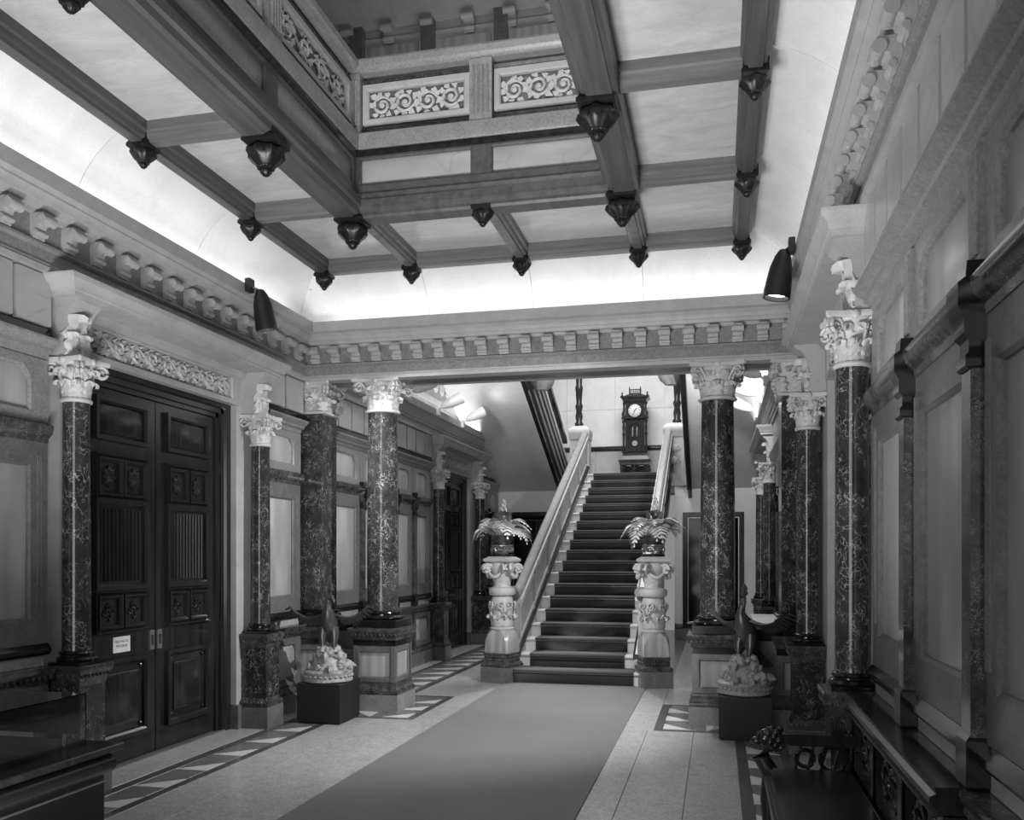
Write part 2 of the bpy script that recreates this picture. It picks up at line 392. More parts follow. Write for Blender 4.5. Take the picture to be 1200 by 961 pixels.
# ================================================================== THE SETTING
D1, D2 = 6.37, 14.30          # centre lines (y) of the two doorways in each side wall
YB = 17.25                    # back wall under the landing
HALF = 1.02                   # half width of a door opening
def wall(side):
    L = side == 'left'
    w = struct('wall_' + side, (XL if L else XR, 0, 0), 0 if L else pi)
    s = 1 if L else -1
    b = MB()
    ys = [(-2.0, D1 - HALF), (D1 + HALF, D2 - HALF), (D2 + HALF, YB + 2.6)]
    for a, c in ys: b.box(-.3, 0, *sorted((s * a, s * c)), 0, 4.0)
    for d in (D1, D2): b.box(-.3, 0, *sorted((s * (d - HALF), s * (d + HALF))), 2.98, 4.0)
    b.box(-.3, 0, *sorted((s * 8.7, s * 20)), 4.0, 7.0)
    mk('wall_core', b, 'midl', w)
    return w, s
BAY = {}
def bay_meshes(w):
    k = round(w, 3)
    if k in BAY: return BAY[k]
    h = w / 2; e = .004; r = []
    def add(n, mb, mat, sm=35): r.append((n, mesh(mb, mat, sm)))
    add('baseboard', MB().prof([(0, 0), (.08, 0), (.08, .17), (.07, .19), (0, .19)], 'y', -h, h), 'mid')
    add('base_mould', MB().prof([(0, .19), (.075, .19), (.075, .215), (.05, .25), (.055, .28), (0, .28)], 'y', -h, h), 'dark2')
    mg = min(.10, w * .14)
    add('dado_frame', MB().frame(rectloop(-h, h, .28, .76), rectloop(-h + mg, h - mg, .36, .68, .05, .05), 0, .045), 'mid')
    add('dado_panel', panel_mb(rectloop(-h + mg - e, h - mg + e, .355, .685, .05, .05), 0, .022), 'light')
    b = MB().prof([(0, .76), (.05, .76), (.055, .79), (.09, .82), (.11, .85), (.11, .88), (0, .88)], 'y', -h, h)
    n = max(3, int(w / .05))
    for i in range(n):
        y = -h + w * (i + .5) / n
        b.ball((.082, y, .815), .017, 6, 4, (1, .85, 1.5))
    add('dado_cap', b, 'dark2', 50)
    add('plinth_strip', MB().cbox(0, .03, -h + .02, h - .02, .88, .955, .004), 'lightv')
    add('dado_rail', MB().prof([(0, .955), (.055, .955), (.07, .975), (.07, 1.0), (.045, 1.03), (0, 1.03)], 'y', -h, h), 'black')
    mt = min(.16, w * .2)
    add('tall_frame', MB().frame(rectloop(-h, h, 1.03, 2.33), rectloop(-h + mt, h - mt, 1.2, 2.17), 0, .04, .014), 'mid')
    add('tall_panel', panel_mb(rectloop(-h + mt - e, h - mt + e, 1.195, 2.175), 0, .016), 'light')
    b = MB()
    for q in range(3):
        for sg in (-1, 1):
            y = sg * (h - .055 - q * .017)
            b.lathe([(.006, 0), (.006, 1.0)], 6, (.041, y, 1.25))
    if w > .6: add('reeding', b, 'mid')
    add('mid_rail', MB().prof([(0, 2.33), (.045, 2.33), (.05, 2.36), (.08, 2.39), (.09, 2.425), (.09, 2.445), (.04, 2.46), (0, 2.46)], 'y', -h, h), 'dark2')
    add('upper_frame', MB().frame(rectloop(-h, h, 2.46, 2.87), rectloop(-h + mt, h - mt, 2.54, 2.80, .07), 0, .045, .014), 'midl')
    add('upper_panel', panel_mb(rectloop(-h + mt - e, h - mt + e, 2.535, 2.805, .07), 0, .018), 'light')
    add('wall_cornice', MB().prof([(-.08, 2.87), (.03, 2.87), (.045, 2.885), (.055, 2.91), (.085, 2.925), (.09, 2.945), (.12, 2.965), (.14, 2.985), (.14, 3.0), (-.08, 3.005)], 'y', -h, h), 'midl')
    add('dark_fillet', MB().box(-.08, .06, -h, h, 3.005, 3.07), 'black')
    add('wainscot_core', MB().box(-.08, .001, -h, h, 0, 3.42), 'mid')
    n = max(1, round(w / .38)); pw = w / n
    add('frieze_backing', MB().box(0, .045, -h, h, 3.07, 3.42), 'dark2')
    for i in range(n):
        y = -h + pw * (i + .5)
        add('frieze_panel', MB().cbox(.02, .085, y - pw / 2 + .02, y + pw / 2 - .02, 3.08, 3.415, .008), 'lightv')
    BAY[k] = r
    return r
def pilaster_strip_meshes():
    r = []
    r.append(('strip_shaft', mesh(MB().box(0, .085, -.05, .05, 1.03, 2.20), 'dark2')))
    r.append(('strip_capital', mesh(MB().loft([[(0, -a, z), (o, -a, z), (o, a, z), (0, a, z)] for o, a, z in
        ((.09, .05, 2.17), (.10, .055, 2.18), (.10, .055, 2.21), (.09, .052, 2.22), (.09, .052, 2.26), (.105, .06, 2.28), (.105, .06, 2.33), (.125, .07, 2.36), (.125, .07, 2.43), (.10, .055, 2.45), (.095, .052, 2.50))]), 'black')))
    b = MB().box(0, .06, -.05, .05, 2.50, 2.87)
    for q in (-.03, 0, .03): b.lathe([(.010, 2.52), (.010, 2.85)], 6, (.06, q, 0))
    r.append(('strip_fluting', mesh(b, 'midl')))
    r.append(('strip_foot', mesh(MB().cbox(0, .10, -.06, .06, .88, 1.05, .015), 'black')))
    r.append(('strip_dado', mesh(MB().box(0, .07, -.05, .05, .28, .76), 'dark2')))
    return r
wallL, sL = wall('left'); wallR, sR = wall('right')
STRIP = pilaster_strip_meshes()
BAYS = [(1.0, 2.0), (2.0, 3.0), (3.0, 4.0), (4.0, 4.97), (7.76, 8.58), (9.06, 10.2), (10.2, 11.35), (11.35, 12.12), (12.12, 12.90), (15.70, 16.45), (16.45, 17.2)]
for w, s in ((wallL, 1), (wallR, -1)):
    for a, c in BAYS:
        for n, me in bay_meshes(c - a): put(n, me, w, (.08, s * (a + c) / 2, 0))
    for y in (2.0, 3.0, 4.0, 9.12, 10.2, 11.35, 12.12, 16.45):
        for n, me in STRIP: put(n, me, w, (.08, s * y, 0))
# upper stair-hall side walls: second tier of rosette band above the cornice
ROS = mesh(MB().lathe([(.10, 0), (.09, .03), (.06, .045), (.03, .03), (.02, .05)], 12, (0, 0, 0), (6, .12)), 'white')
for w, s in ((wallL, 1), (wallR, -1)):
    for k in range(22):
        y = 10.0 + k * .32
        put('rosette', ROS, w, (.0, s * y, 4.30), (0, R(90), 0))
    mk('upper_moulding', MB().prof([(0, 4.46), (.05, 4.46), (.08, 4.52), (.16, 4.58), (.16, 4.64), (0, 4.66)], 'y', *sorted((s * 9.1, s * 19.5))), 'jamb', w)
    mk('upper_band', MB().box(0, .02, *sorted((s * 9.1, s * 19.5)), 4.0, 4.1), 'jamb', w)

# ---- floor
fl = struct('floor', (0, 0, 0))
mk('floor_bed', MB().box(-4.8, 1.3, -2.0, 19.5, -.2, -.012), 'fmid', fl)
TILE = {}
def tile(x0, x1, y0, y1, mat='floor', z=0.0, name='slab', g_=.0022):
    if x1 - x0 < .03 or y1 - y0 < .03: return
    k = (round(x1 - x0, 3), round(y1 - y0, 3), mat)
    if k not in TILE: 
        w, d = (x1 - x0) / 2 - g_, (y1 - y0) / 2 - g_
        TILE[k] = mesh(MB().cbox(-w, w, -d, d, -.03, 0, .0015), mat, 0)
    put(name, TILE[k], fl, ((x0 + x1) / 2, (y0 + y1) / 2, z))
XC = -1.735
def mir(x): return 2 * XC - x
# strips of slabs between wall, border, and carpet (mirrored about the hall axis)
def strip(x0, x1, y0, y1, step, mat='floor', name='slab'):
    n = max(1, round((y1 - y0) / step))
    for i in range(n): tile(x0, x1, y0 + (y1 - y0) * i / n, y0 + (y1 - y0) * (i + 1) / n, mat, 0, name)
for f in (lambda a, c: (a, c), lambda a, c: (mir(c), mir(a))):
    x0, x1 = f(-4.76, -4.06); strip(x0, x1, 1.0, YB + .3, 1.1)
    # border band of the front hall
    x0, x1 = f(-4.06, -3.96); strip(x0, x1, 1.0, 8.2, .9, 'fdark', 'border_strip')
    x0, x1 = f(-3.70, -3.62); strip(x0, x1, 1.0, 8.2, .9, 'fdark', 'border_strip')
    x0, x1 = f(-3.96, -3.70); strip(x0, x1, 1.0, 8.2, .5, 'fmid', 'border_slab')
    # band round the pedestal and on into the stair hall
    x0, x1 = f(-4.06, -2.98); strip(x0, x1, 8.2, 8.28, 2, 'fdark', 'border_strip')
    x0, x1 = f(-2.98, -2.90); strip(x0, x1, 8.2, 9.6, .7, 'fdark', 'border_strip')
    x0, x1 = f(-3.24, -2.98); strip(x0, x1, 8.28, 9.6, .44, 'fmid', 'border_slab')
    x0, x1 = f(-4.06, -3.24); strip(x0, x1, 8.28, 9.6, .6, 'fmid', 'border_slab')
    x0, x1 = f(-4.06, -2.90); strip(x0, x1, 9.6, 9.68, 2, 'fdark', 'border_strip')
    x0, x1 = f(-4.06, -3.96); strip(x0, x1, 9.68, YB, .9, 'fdark', 'border_strip')
    x0, x1 = f(-3.50, -3.42); strip(x0, x1, 9.68, YB, .9, 'fdark', 'border_strip')
    x0, x1 = f(-3.96, -3.50); strip(x0, x1, 9.68, YB, .5, 'fmid', 'border_slab')
    x0, x1 = f(-3.42, -2.90); strip(x0, x1, 9.68, YB, .8)
    x0, x1 = f(-3.62, -3.26); strip(x0, x1, 1.0, 8.2, .82)
    x0, x1 = f(-3.26, -2.846); strip(x0, x1, 1.0, 8.2, .82)
    x0, x1 = f(-2.90, -2.40); strip(x0, x1, 8.2, 10.85, .88)
    x0, x1 = f(-2.846, -2.40); strip(x0, x1, 1.0, 8.2, .82)
tri = mesh(MB().loft([[(-.13, -.13, -.02), (.13, -.13, -.02), (.13, .13, -.02)], [(-.13, -.13, .0015), (.13, -.13, .0015), (.13, .13, .0015)]]), 'fwhite', 0)
for sgn, sc in ((1, (1, 1, 1)), (-1, (-1, 1, 1))):
    for k in range(14):
        x = -3.83; x = x if sgn > 0 else mir(x)
        put('triangle_inlay', tri, fl, (x, 1.55 + k * .5, 0), (0, 0, 0), sc)
    for y in (8.42, 8.86, 9.3):
        x = -3.11 if sgn > 0 else mir(-3.11); put('triangle_inlay', tri, fl, (x, y, 0), (0, 0, 0), sc)
    for k in range(13):
        x = -3.73 if sgn > 0 else mir(-3.73); put('triangle_inlay', tri, fl, (x, 10.1 + k * .5, 0), (0, 0, 0), (1.5 * sc[0], 1.2, 1))
    for xx in (-3.9, -3.5):
        put('triangle_inlay', tri, fl, (xx if sgn > 0 else mir(xx), 8.41, 0), (0, 0, sgn * R(90)), sc)

# ---- entablature of the hall, the cross beam and the stair hall
CORN = [(-.17, 3.757), (.03, 3.757), (.035, 3.785), (.06, 3.79), (.075, 3.82), (.085, 3.823), (.095, 3.85), (.12, 3.87), (.12, 3.885), (.16, 3.9), (.16, 4.0), (.13, 4.0), (.13, 3.94), (-.17, 3.94)]
ARCH = [(-.17, 3.42), (.025, 3.42), (.025, 3.455), (.012, 3.462), (.012, 3.48), (-.17, 3.48)]
FRZ = [(-.17, 3.48), (0, 3.48), (0, 3.56), (-.17, 3.56)]
BED = [(-.17, 3.56), (.01, 3.56), (.03, 3.575), (.03, 3.592), (.008, 3.60), (-.17, 3.60)]
MODF = [(-.17, 3.60), (.0, 3.60), (.0, 3.757), (-.17, 3.757)]
mb = MB().prof([(0, 0), (.03, 0), (.04, .05), (.05, .085), (.085, .095), (.10, .12), (.10, .155), (0, .155)], 'y', -.046, .046)
r1 = [(.092 + .032 * cos(a * pi / 5), .112 + .032 * sin(a * pi / 5)) for a in range(10)]
mb.prof(r1, 'y', -.055, .055); mb.prof([(x - .052, z - .075) for x, z in [(.092 + .018 * cos(a * pi / 4), .112 + .018 * sin(a * pi / 4)) for a in range(8)]], 'y', -.05, .05)
MODIL = mesh(mb, 'jamb', 40)
MLEAF = mesh(leaf_mb(.12, .07, .5, lean=.45), 'jamb', 60)
NT = [0]
def trim(axis, loc, a0, a1, m0, m1, sgn, mods, rot, cuts):
    NT[0] += 1
    t = struct('trim_%d' % NT[0], loc)
    for n, pr, mat in (('architrave', ARCH, 'jamb'), ('bed_mould', BED, 'midl'), ('modillion_band', MODF, 'midl'), ('cornice', CORN, 'jamb')):
        mk(n, MB().prof(pr, axis, a0, a1, m0, m1, sgn), mat, t)
    pts = [a0] + cuts + [a1]
    for i in range(len(pts) - 1):
        mk('frieze_slab', MB().prof(FRZ, axis, pts[i] + (.0015 if i else 0), pts[i + 1], m0 if i == 0 else 0, m1 if i == len(pts) - 2 else 0, sgn), 'midl', t)
    for q in mods:
        l = (0, q, 3.60) if axis == 'y' else (q, 0, 3.60)
        m = put('modillion', MODIL, t, l, (0, 0, rot))
        l2 = Matrix.Rotation(rot, 4, 'Z') @ Vector((.012, 0, 0))
        put('leaf', MLEAF, m, (.03, 0, .0))
    return t
SP = .2246
modsY = [FB - .22 - .275 * k for k in range(25)]
trim('y', (FL, 0, 0), -2, FB, 0, -1, 1, modsY, 0, [2.2, 4.6, 7.0])
trim('y', (FR, 0, 0), -2, FB, 0, -1, -1, modsY, pi, [2.2, 4.6, 7.0])
trim('x', (0, FB, 0), FL, FR, 1, -1, -1, [FL + .13 + SP * k for k in range(22)], -pi / 2, [-3.1, -2.0, -.6])
BBK = 9.05
trim('x', (0, BBK, 0), FL, FR, 1, -1, 1, [FL + .13 + SP * k for k in range(22)], pi / 2, [-1.7])
CORN2 = [(p, z - .23) for p, z in CORN]
for fx, sg in ((FL, 1), (FR, -1)):
    NT[0] += 1; t = struct('trim_%d' % NT[0], (fx, 0, 0))
    mk('architrave', MB().prof(ARCH, 'y', BBK, YB + .05, 0, 0, sg), 'jamb', t)
    mk('frieze', MB().prof([(-.17, 3.48), (0, 3.48), (0, 3.527), (-.17, 3.527)], 'y', BBK, YB + .05, 0, 0, sg), 'jamb', t)
    mk('cornice', MB().prof(CORN2, 'y', BBK, YB + .05, 0, 0, sg), 'jamb', t)
beam = struct('trim_beam')
mk('beam_core', MB().box(XL, XR, FB + .01, BBK - .01, 3.425, 4.0), 'midl', beam)
mk('beam_soffit', MB().box(FL, FR, FB + .12, BBK - .12, 3.412, 3.43), 'mid', beam)
# ---- ceiling
ce = struct('ceiling')
XS = [-3.79, -2.88, -1.79, -.70, .21]; YS = [8.14, 6.72, 5.30, 3.50, 2.1, .7, -.7, -1.9]
ZB = 4.37
for i in range(4):
    for j in range(7):
        if i in (1, 2) and 1 <= j <= 4: continue
        mk('ceiling_panel', MB().box(XS[i] + .05, XS[i + 1] - .05, YS[j + 1] + .05, YS[j] - .05, 4.5, 4.56), 'ceil', ce)
def beamseg(ax, c, a0, a1, w, zb, zt, mat):
    h = w / 2
    pr = [(-h * .45, zb), (h * .45, zb), (h * .5, zb + .02), (h * .75, zb + .025), (h * .8, zb + .06), (h, zb + .07), (h, zt), (-h, zt), (-h, zb + .07), (-h * .8, zb + .06), (-h * .75, zb + .025), (-h * .5, zb + .02)]
    b = MB().prof(pr, ax, a0, a1)
    mk('beam', b, mat, ce, (c, 0, 0) if ax == 'y' else (0, c, 0))
for x in (XS[0], XS[4]):
    for j in range(7): beamseg('y', x, YS[j + 1] + .07, YS[j] - .07, .17, ZB, 4.53, 'woodx')
for i in range(4): beamseg('x', YS[0], XS[i] + .07, XS[i + 1] - .07, .16, ZB, 4.53, 'woodm')
for j in range(1, 8):
    for i in (0, 3): beamseg('x', YS[j], XS[i] + .07, XS[i + 1] - .07, .16, ZB, 4.53, 'woodm')
for x in XS[1:4]: beamseg('y', x, YS[1] + .1, YS[0] - .07, .16, ZB, 4.53, 'woodm')
for j in range(5, 7):
    for i in (1, 2): beamseg('x', YS[j], XS[i] + .07, XS[i + 1] - .07, .16, ZB, 4.53, 'woodm')
def pendant_meshes(k):
    b1 = MB().sq([(.085 * k, .085 * k, .15), (.085 * k, .085 * k, .02), (.10 * k, .10 * k, 0), (.10 * k, .10 * k, -.02), (.075 * k, .075 * k, -.035)])
    b2 = MB().lathe([(.075 * k, -.03), (.10 * k, -.045 * k), (.105 * k, -.07 * k), (.085 * k, -.10 * k), (.05 * k, -.135 * k), (.03 * k, -.15 * k), (.035 * k, -.165 * k), (.015 * k, -.19 * k)], 24, (0, 0, 0), (8, .10))
    return mesh(b1, 'iron'), mesh(b2, 'iron', 60)
PS, PBIG = pendant_meshes(.78), pendant_meshes(1.15)
PLEAF = mesh(leaf_mb(.10, .07, .4, lean=.35), 'iron', 60)
def pendant(x, y, z, big=False):
    a, b = PBIG if big else PS
    o = put('pendant', a, ce, (x, y, z)); d = put('pendant_drop', b, o)
    k = 1.15 if big else .78
    for q in range(8):
        t = q * pi / 4 + pi / 8
        put('pendant_leaf', PLEAF, o, (.045 * k * cos(t), .045 * k * sin(t), -.15 * k), (0, 0, t), (k, k, k))
for y in YS[:-1]:
    pendant(XS[0], y, ZB); pendant(XS[4], y, ZB)
for x in XS[1:4]: pendant(x, YS[0], ZB)
for x, y in [(XS[1], YS[j]) for j in range(1, 6)] + [(XS[3], YS[j]) for j in range(1, 6)]: pendant(x, y, 4.30, True)
pendant(XS[2], YS[1], 4.32, False)
# coves between cornice and ceiling
def covepts(n=7): return [(i / n, (1 - cos(i / n * pi / 2)), sin(i / n * pi / 2)) for i in range(n + 1)]
x_lo, x_hi, z_lo, z_hi = XL + .01, XS[0] - .085, 3.94, 4.53
def cove_y(xa, xb, y0, y1, m1):
    A = [];B = []
    for t, cz, sn in covepts():
        fx = .35 * t + .65 * cz; fz = .35 * t + .65 * sn
        x = xa + (xb - xa) * fx; z = z_lo + (z_hi - z_lo) * fz
        A.append((x, y0, z)); B.append((x, y1 - m1 * fx, z))
    off = .05 if xb < xa else -.05
    C = [(x + off, y, z) for x, y, z in A]; D_ = [(x + off, y, z) for x, y, z in B]
    mk('cove_panel', MB().loft([A + C[::-1], B + D_[::-1]]), 'cove', ce, smooth=50)
YW = FB + .14
dyb = YW - (YS[0] + .08)
for xa, xb in ((XL + .01, XS[0] - .085), (XR - .01, XS[4] + .085)):
    cove_y(xa, xb, YS[1] + .002, YW, dyb)
    for j in range(1, 7): cove_y(xa, xb, YS[j + 1] + .002, YS[j] - .002, 0)
xcut = [XL + .01, -2.88, -1.79, -.70, XR - .01]; xtop = [XS[0] - .085, -2.88, -1.79, -.70, XS[4] + .085]
for i in range(4):
    rings = []
    for q, e in ((i, .0015), (i + 1, -.0015)):
        A = []
        for t, cz, sn in covepts():
            fx = .35 * t + .65 * cz; fz = .35 * t + .65 * sn
            A.append((xcut[q] + (xtop[q] - xcut[q]) * fx + e, YW - dyb * fx, z_lo + (z_hi - z_lo) * fz))
        rings.append(A + [(x, y + .05, z) for x, y, z in A[::-1]])
    mk('cove_panel', MB().loft(rings), 'cove', ce, smooth=50)
# ---- light well: panelled faces, ledge, then the gallery balustrade
def well_side(name, loc, rz, cuts, bal_label):
    w = struct(name, loc, rz); a0, a1 = cuts[0], cuts[-1]
    mk('girder', MB().prof([(-.10, 4.30), (.05, 4.30), (.06, 4.32), (.09, 4.33), (.10, 4.37), (.125, 4.38), (.125, 4.42), (.10, 4.43), (.09, 4.48), (.06, 4.50), (.06, 4.56), (-.10, 4.56)], 'y', a0, a1), 'woodx', w)
    mk('girder_outer', MB().prof([(-.10, 4.31), (-.13, 4.33), (-.13, 4.53), (-.10, 4.53)], 'y', a0, a1), 'woodx', w)
    for i in range(len(cuts) - 1):
        c, d = cuts[i], cuts[i + 1]
        mk('frame', MB().frame(rectloop(c, d, 4.56, 4.80), rectloop(c + .09, d - .09, 4.585, 4.775), -.05, .045, .012), 'woodx', w)
        mk('panel', panel_mb(rectloop(c + .085, d - .085, 4.58, 4.78), -.04, .02), 'lightv', w)
    mk('ledge_mould', MB().prof([(-.05, 4.80), (.05, 4.80), (.07, 4.815), (.07, 4.84), (-.05, 4.845)], 'y', a0, a1), 'wood', w)
    mk('ledge', MB().prof([(-.25, 4.845), (.08, 4.845), (.09, 4.86), (.09, 4.965), (.07, 4.98), (-.25, 4.98)], 'y', a0, a1), 'midl', w)
    return w
def balustrade_side(loc, rz, cuts, label, ends=True):
    t = thing('gallery_balustrade', label, 'balustrade', loc, rz, 'gallery balustrades')
    a0, a1 = (cuts[0], cuts[-1]) if ends else (cuts[0] + .1, cuts[-1] - .1)
    mk('handrail', MB().prof([(-.10, 5.46), (.06, 5.46), (.07, 5.48), (.09, 5.50), (.09, 5.55), (.06, 5.58), (-.10, 5.58)], 'y', a0, a1), 'midl', t)
    mk('bottom_rail', MB().box(-.05, .03, a0, a1, 4.98, 5.03), 'dark2', t)
    mk('top_rail', MB().box(-.04, .02, a0, a1, 5.39, 5.42), 'dark2', t)
    for i, c in enumerate(cuts if ends else cuts[1:-1]):
        b = MB().box(-.09, .07, c - .09, c + .09, 4.98, 5.46)
        for q in (-.055, -.018, .018, .055): b.lathe([(.012, 5.04), (.012, 5.40)], 6, (.072, c + q, 0))
        mk('pier', b, 'midl', t)
    for i in range(len(cuts) - 1):
        c, d = cuts[i] + .10, cuts[i + 1] - .10
        p = mk('panel', MB().frame(rectloop(c, d, 5.06, 5.38), rectloop(c + .05, d - .05, 5.11, 5.33), -.04, .03, .012), 'jamb', t)
        mk('panel_back', MB().box(-.03, -.01, c + .03, d - .03, 5.09, 5.35), 'mid', p)
        mk('carving', vine_mb(d - c - .12, .215, 4, .018, i + 3), 'white', p, (-.01, (c + d) / 2, 5.22), smooth=60)
    return t
back_cuts = [XS[1], XS[2], XS[3]]; side_cuts = [YS[5], YS[4], YS[3], YS[2], YS[1]]
well_side('wall_gallery_back', (0, YS[1], 0), -pi / 2, back_cuts, '')
well_side('wall_gallery_left', (XS[1], 0, 0), 0, side_cuts, '')
well_side('wall_gallery_right', (XS[3], 0, 0), pi, [-y for y in side_cuts][::-1], '')
well_side('wall_gallery_front', (0, YS[5], 0), pi / 2, [-x for x in back_cuts][::-1], '')
balustrade_side((0, YS[1], 0), -pi / 2, back_cuts, 'carved pale stone balustrade above the light well, on the staircase side')
balustrade_side((XS[1], 0, 0), 0, side_cuts, 'carved stone balustrade above the light well, on the side of the door with the notice', False)
balustrade_side((XS[3], 0, 0), pi, [-y for y in side_cuts][::-1], 'carved stone balustrade above the light well, on the bench side', False)
# ---- upper storey seen through the well
up = struct('ceiling_upper')
b = MB()
b.box(-5.2, XS[1] - .11, -2, 9.6, 4.62, 4.84).box(XS[3] + .11, 1.8, -2, 9.6, 4.62, 4.84).box(XS[1] - .11, XS[3] + .11, YS[1] + .11, 8.75, 4.62, 4.84).box(XS[1] - .11, XS[3] + .11, -2, YS[5] - .11, 4.62, 4.84)
mk('gallery_floor', b, 'mid', up)
mk('upper_roof', MB().box(-5.2, 1.8, -2, 9.2, 8.0, 8.2), 'ceil', up)
for k, x in enumerate([-4.4, -3.3, -2.3, -1.3, -.3, .7]): mk('roof_beam', MB().prof([(-.1, 7.8), (.1, 7.8), (.13, 7.9), (.13, 8.0), (-.13, 8.0), (-.13, 7.9)], 'y', -2, 9.1), 'woodx', up, (x, 0, 0))
for y in (7.2, 8.4): mk('roof_beam', MB().prof([(-.1, 7.78), (.1, 7.78), (.13, 7.9), (.13, 8.0), (-.13, 8.0), (-.13, 7.9)], 'x', -5, 1.6), 'woodx', up, (0, y, 0))
for nm, bx in (('wall_upper_back', (-5.2, 1.8, 9.06, 9.25, 4.0, 8.0)), ('wall_upper_left', (-5.2, -5.0, -2, 9.3, 4.6, 8.0)), ('wall_upper_right', (1.6, 1.8, -2, 9.3, 4.6, 8.0))):
    wu = struct(nm); mk('wall_core', MB().box(*bx), 'jamb', wu)
    if nm == 'wall_upper_back':
        for k in range(8):
            x = -4.6 + k * .8
            mk('upper_frame', MB().box(x - .07, x + .07, 8.96, 9.06, 4.84, 7.3), 'mid', wu)
            mk('upper_panel', MB().cbox(x + .12, x + .68, 9.02, 9.06, 5.9, 7.1, .01), 'light', wu)
        mk('upper_cornice', MB().prof([(0, 7.3), (.1, 7.3), (.14, 7.4), (.2, 7.5), (.3, 7.6), (.3, 7.7), (0, 7.72)], 'x', -5, 1.6, 0, 0, -1), 'jamb', wu, (0, 9.06, 0))
        for k in range(14): put('modillion', MODIL, wu, (-4.8 + k * .45, 9.06, 7.12), (0, 0, -pi / 2), (1.2, 1.2, 1.2))
    else:
        sx = -5.0 if 'left' in nm else 1.6; dr = 1 if 'left' in nm else -1
        for k in range(10):
            y = .2 + k * .95
            mk('upper_frame', MB().box(*sorted((sx, sx + dr * .1)), y - .07, y + .07, 4.84, 7.3), 'mid', wu)
            mk('upper_panel', MB().cbox(*sorted((sx, sx + dr * .05)), y + .14, y + .81, 5.9, 7.1, .01), 'light', wu)
        mk('upper_cornice', MB().prof([(0, 7.3), (.1, 7.3), (.14, 7.4), (.2, 7.5), (.3, 7.6), (.3, 7.7), (0, 7.72)], 'y', -2, 9.1, 0, 0, dr), 'jamb', wu, (sx, 0, 0))
# front wall behind the camera and a glowing window added to light the hall
wf = struct('wall_front')
mk('wall_core', MB().box(-4.8, 1.3, -2.2, -2.0, 3.4, 8.0).box(-4.8, -3.2, -2.2, -2.0, 0, 3.4).box(-.27, 1.3, -2.2, -2.0, 0, 3.4), 'midl', wf)
wd = struct('added_window_1'); mk('added_window_frame', MB().frame(rectloop(-1.465, 1.465, 0, 3.4), rectloop(-1.3, 1.3, .9, 3.3), -.1, .05), 'wood', wd, (-1.735, -2.08, 0), (0, 0, pi / 2))  # unseen window, added as a fill source
mk('added_glow_pane', MB().box(-3.1, -.37, -2.14, -2.12, .85, 3.35), 'fillglow', wd)
mk('apron', MB().box(-3.1, -.37, -2.13, -2.05, 0, .9), 'wood', wd)
# ---- back of the stair hall
wb = struct('wall_back')
mk('wall_core', MB().box(XL - .3, -4.0, YB, YB + .2, 0, 3.0).box(-3.2, -2.7, YB, YB + .2, 0, 3.0).box(-4.0, -3.2, YB, YB + .2, 2.42, 3.0).box(-.8, XR + .3, YB, YB + .2, 0, 3.0), 'cove', wb)
mk('baseboard', MB().box(-.8, XR, YB - .05, YB, 0, .2).box(XL, -4.0, YB - .05, YB, 0, .2), 'mid', wb)
mk('base_mould', MB().prof([(0, .2), (.05, .2), (.05, .24), (.02, .3), (0, .3)], 'x', -.8, XR, 0, 0, -1), 'dark2', wb, (0, YB, 0))
YL = 19.3  # wall behind the clock
wl = struct('wall_landing')
mk('wall_core', MB().box(XL - .3, XR + .3, YL, YL + .2, 2.9, 7.0), 'cove', wl)
for k in range(6):
    x = XL + .9 * k
    mk('wainscot_slab', MB().cbox(x + .002, x + .898, YL - .05, YL, 3.2, 3.86, .004), 'lightv', wl)
mk('wainscot_rail', MB().prof([(0, 3.86), (.06, 3.86), (.08, 3.89), (.08, 3.95), (0, 3.96)], 'x', XL, XR, 0, 0, -1), 'wood', wl, (0, YL, 0))
for k in range(5):
    for j in range(3):
        x = XL + .1 + 1.06 * k
        mk('wall_slab', MB().cbox(x + .002, x + 1.058, YL - .02, YL, 3.97 + j * .8, 3.97 + (j + 1) * .8 - .004, .003), 'cove', wl)
cs = struct('ceiling_stair')
mk('ceiling_slab', MB().box(XL - .3, XR + .3, 9.05, YL + .2, 7.0, 7.2), 'ceil', cs)
ld = struct('floor_landing'); 

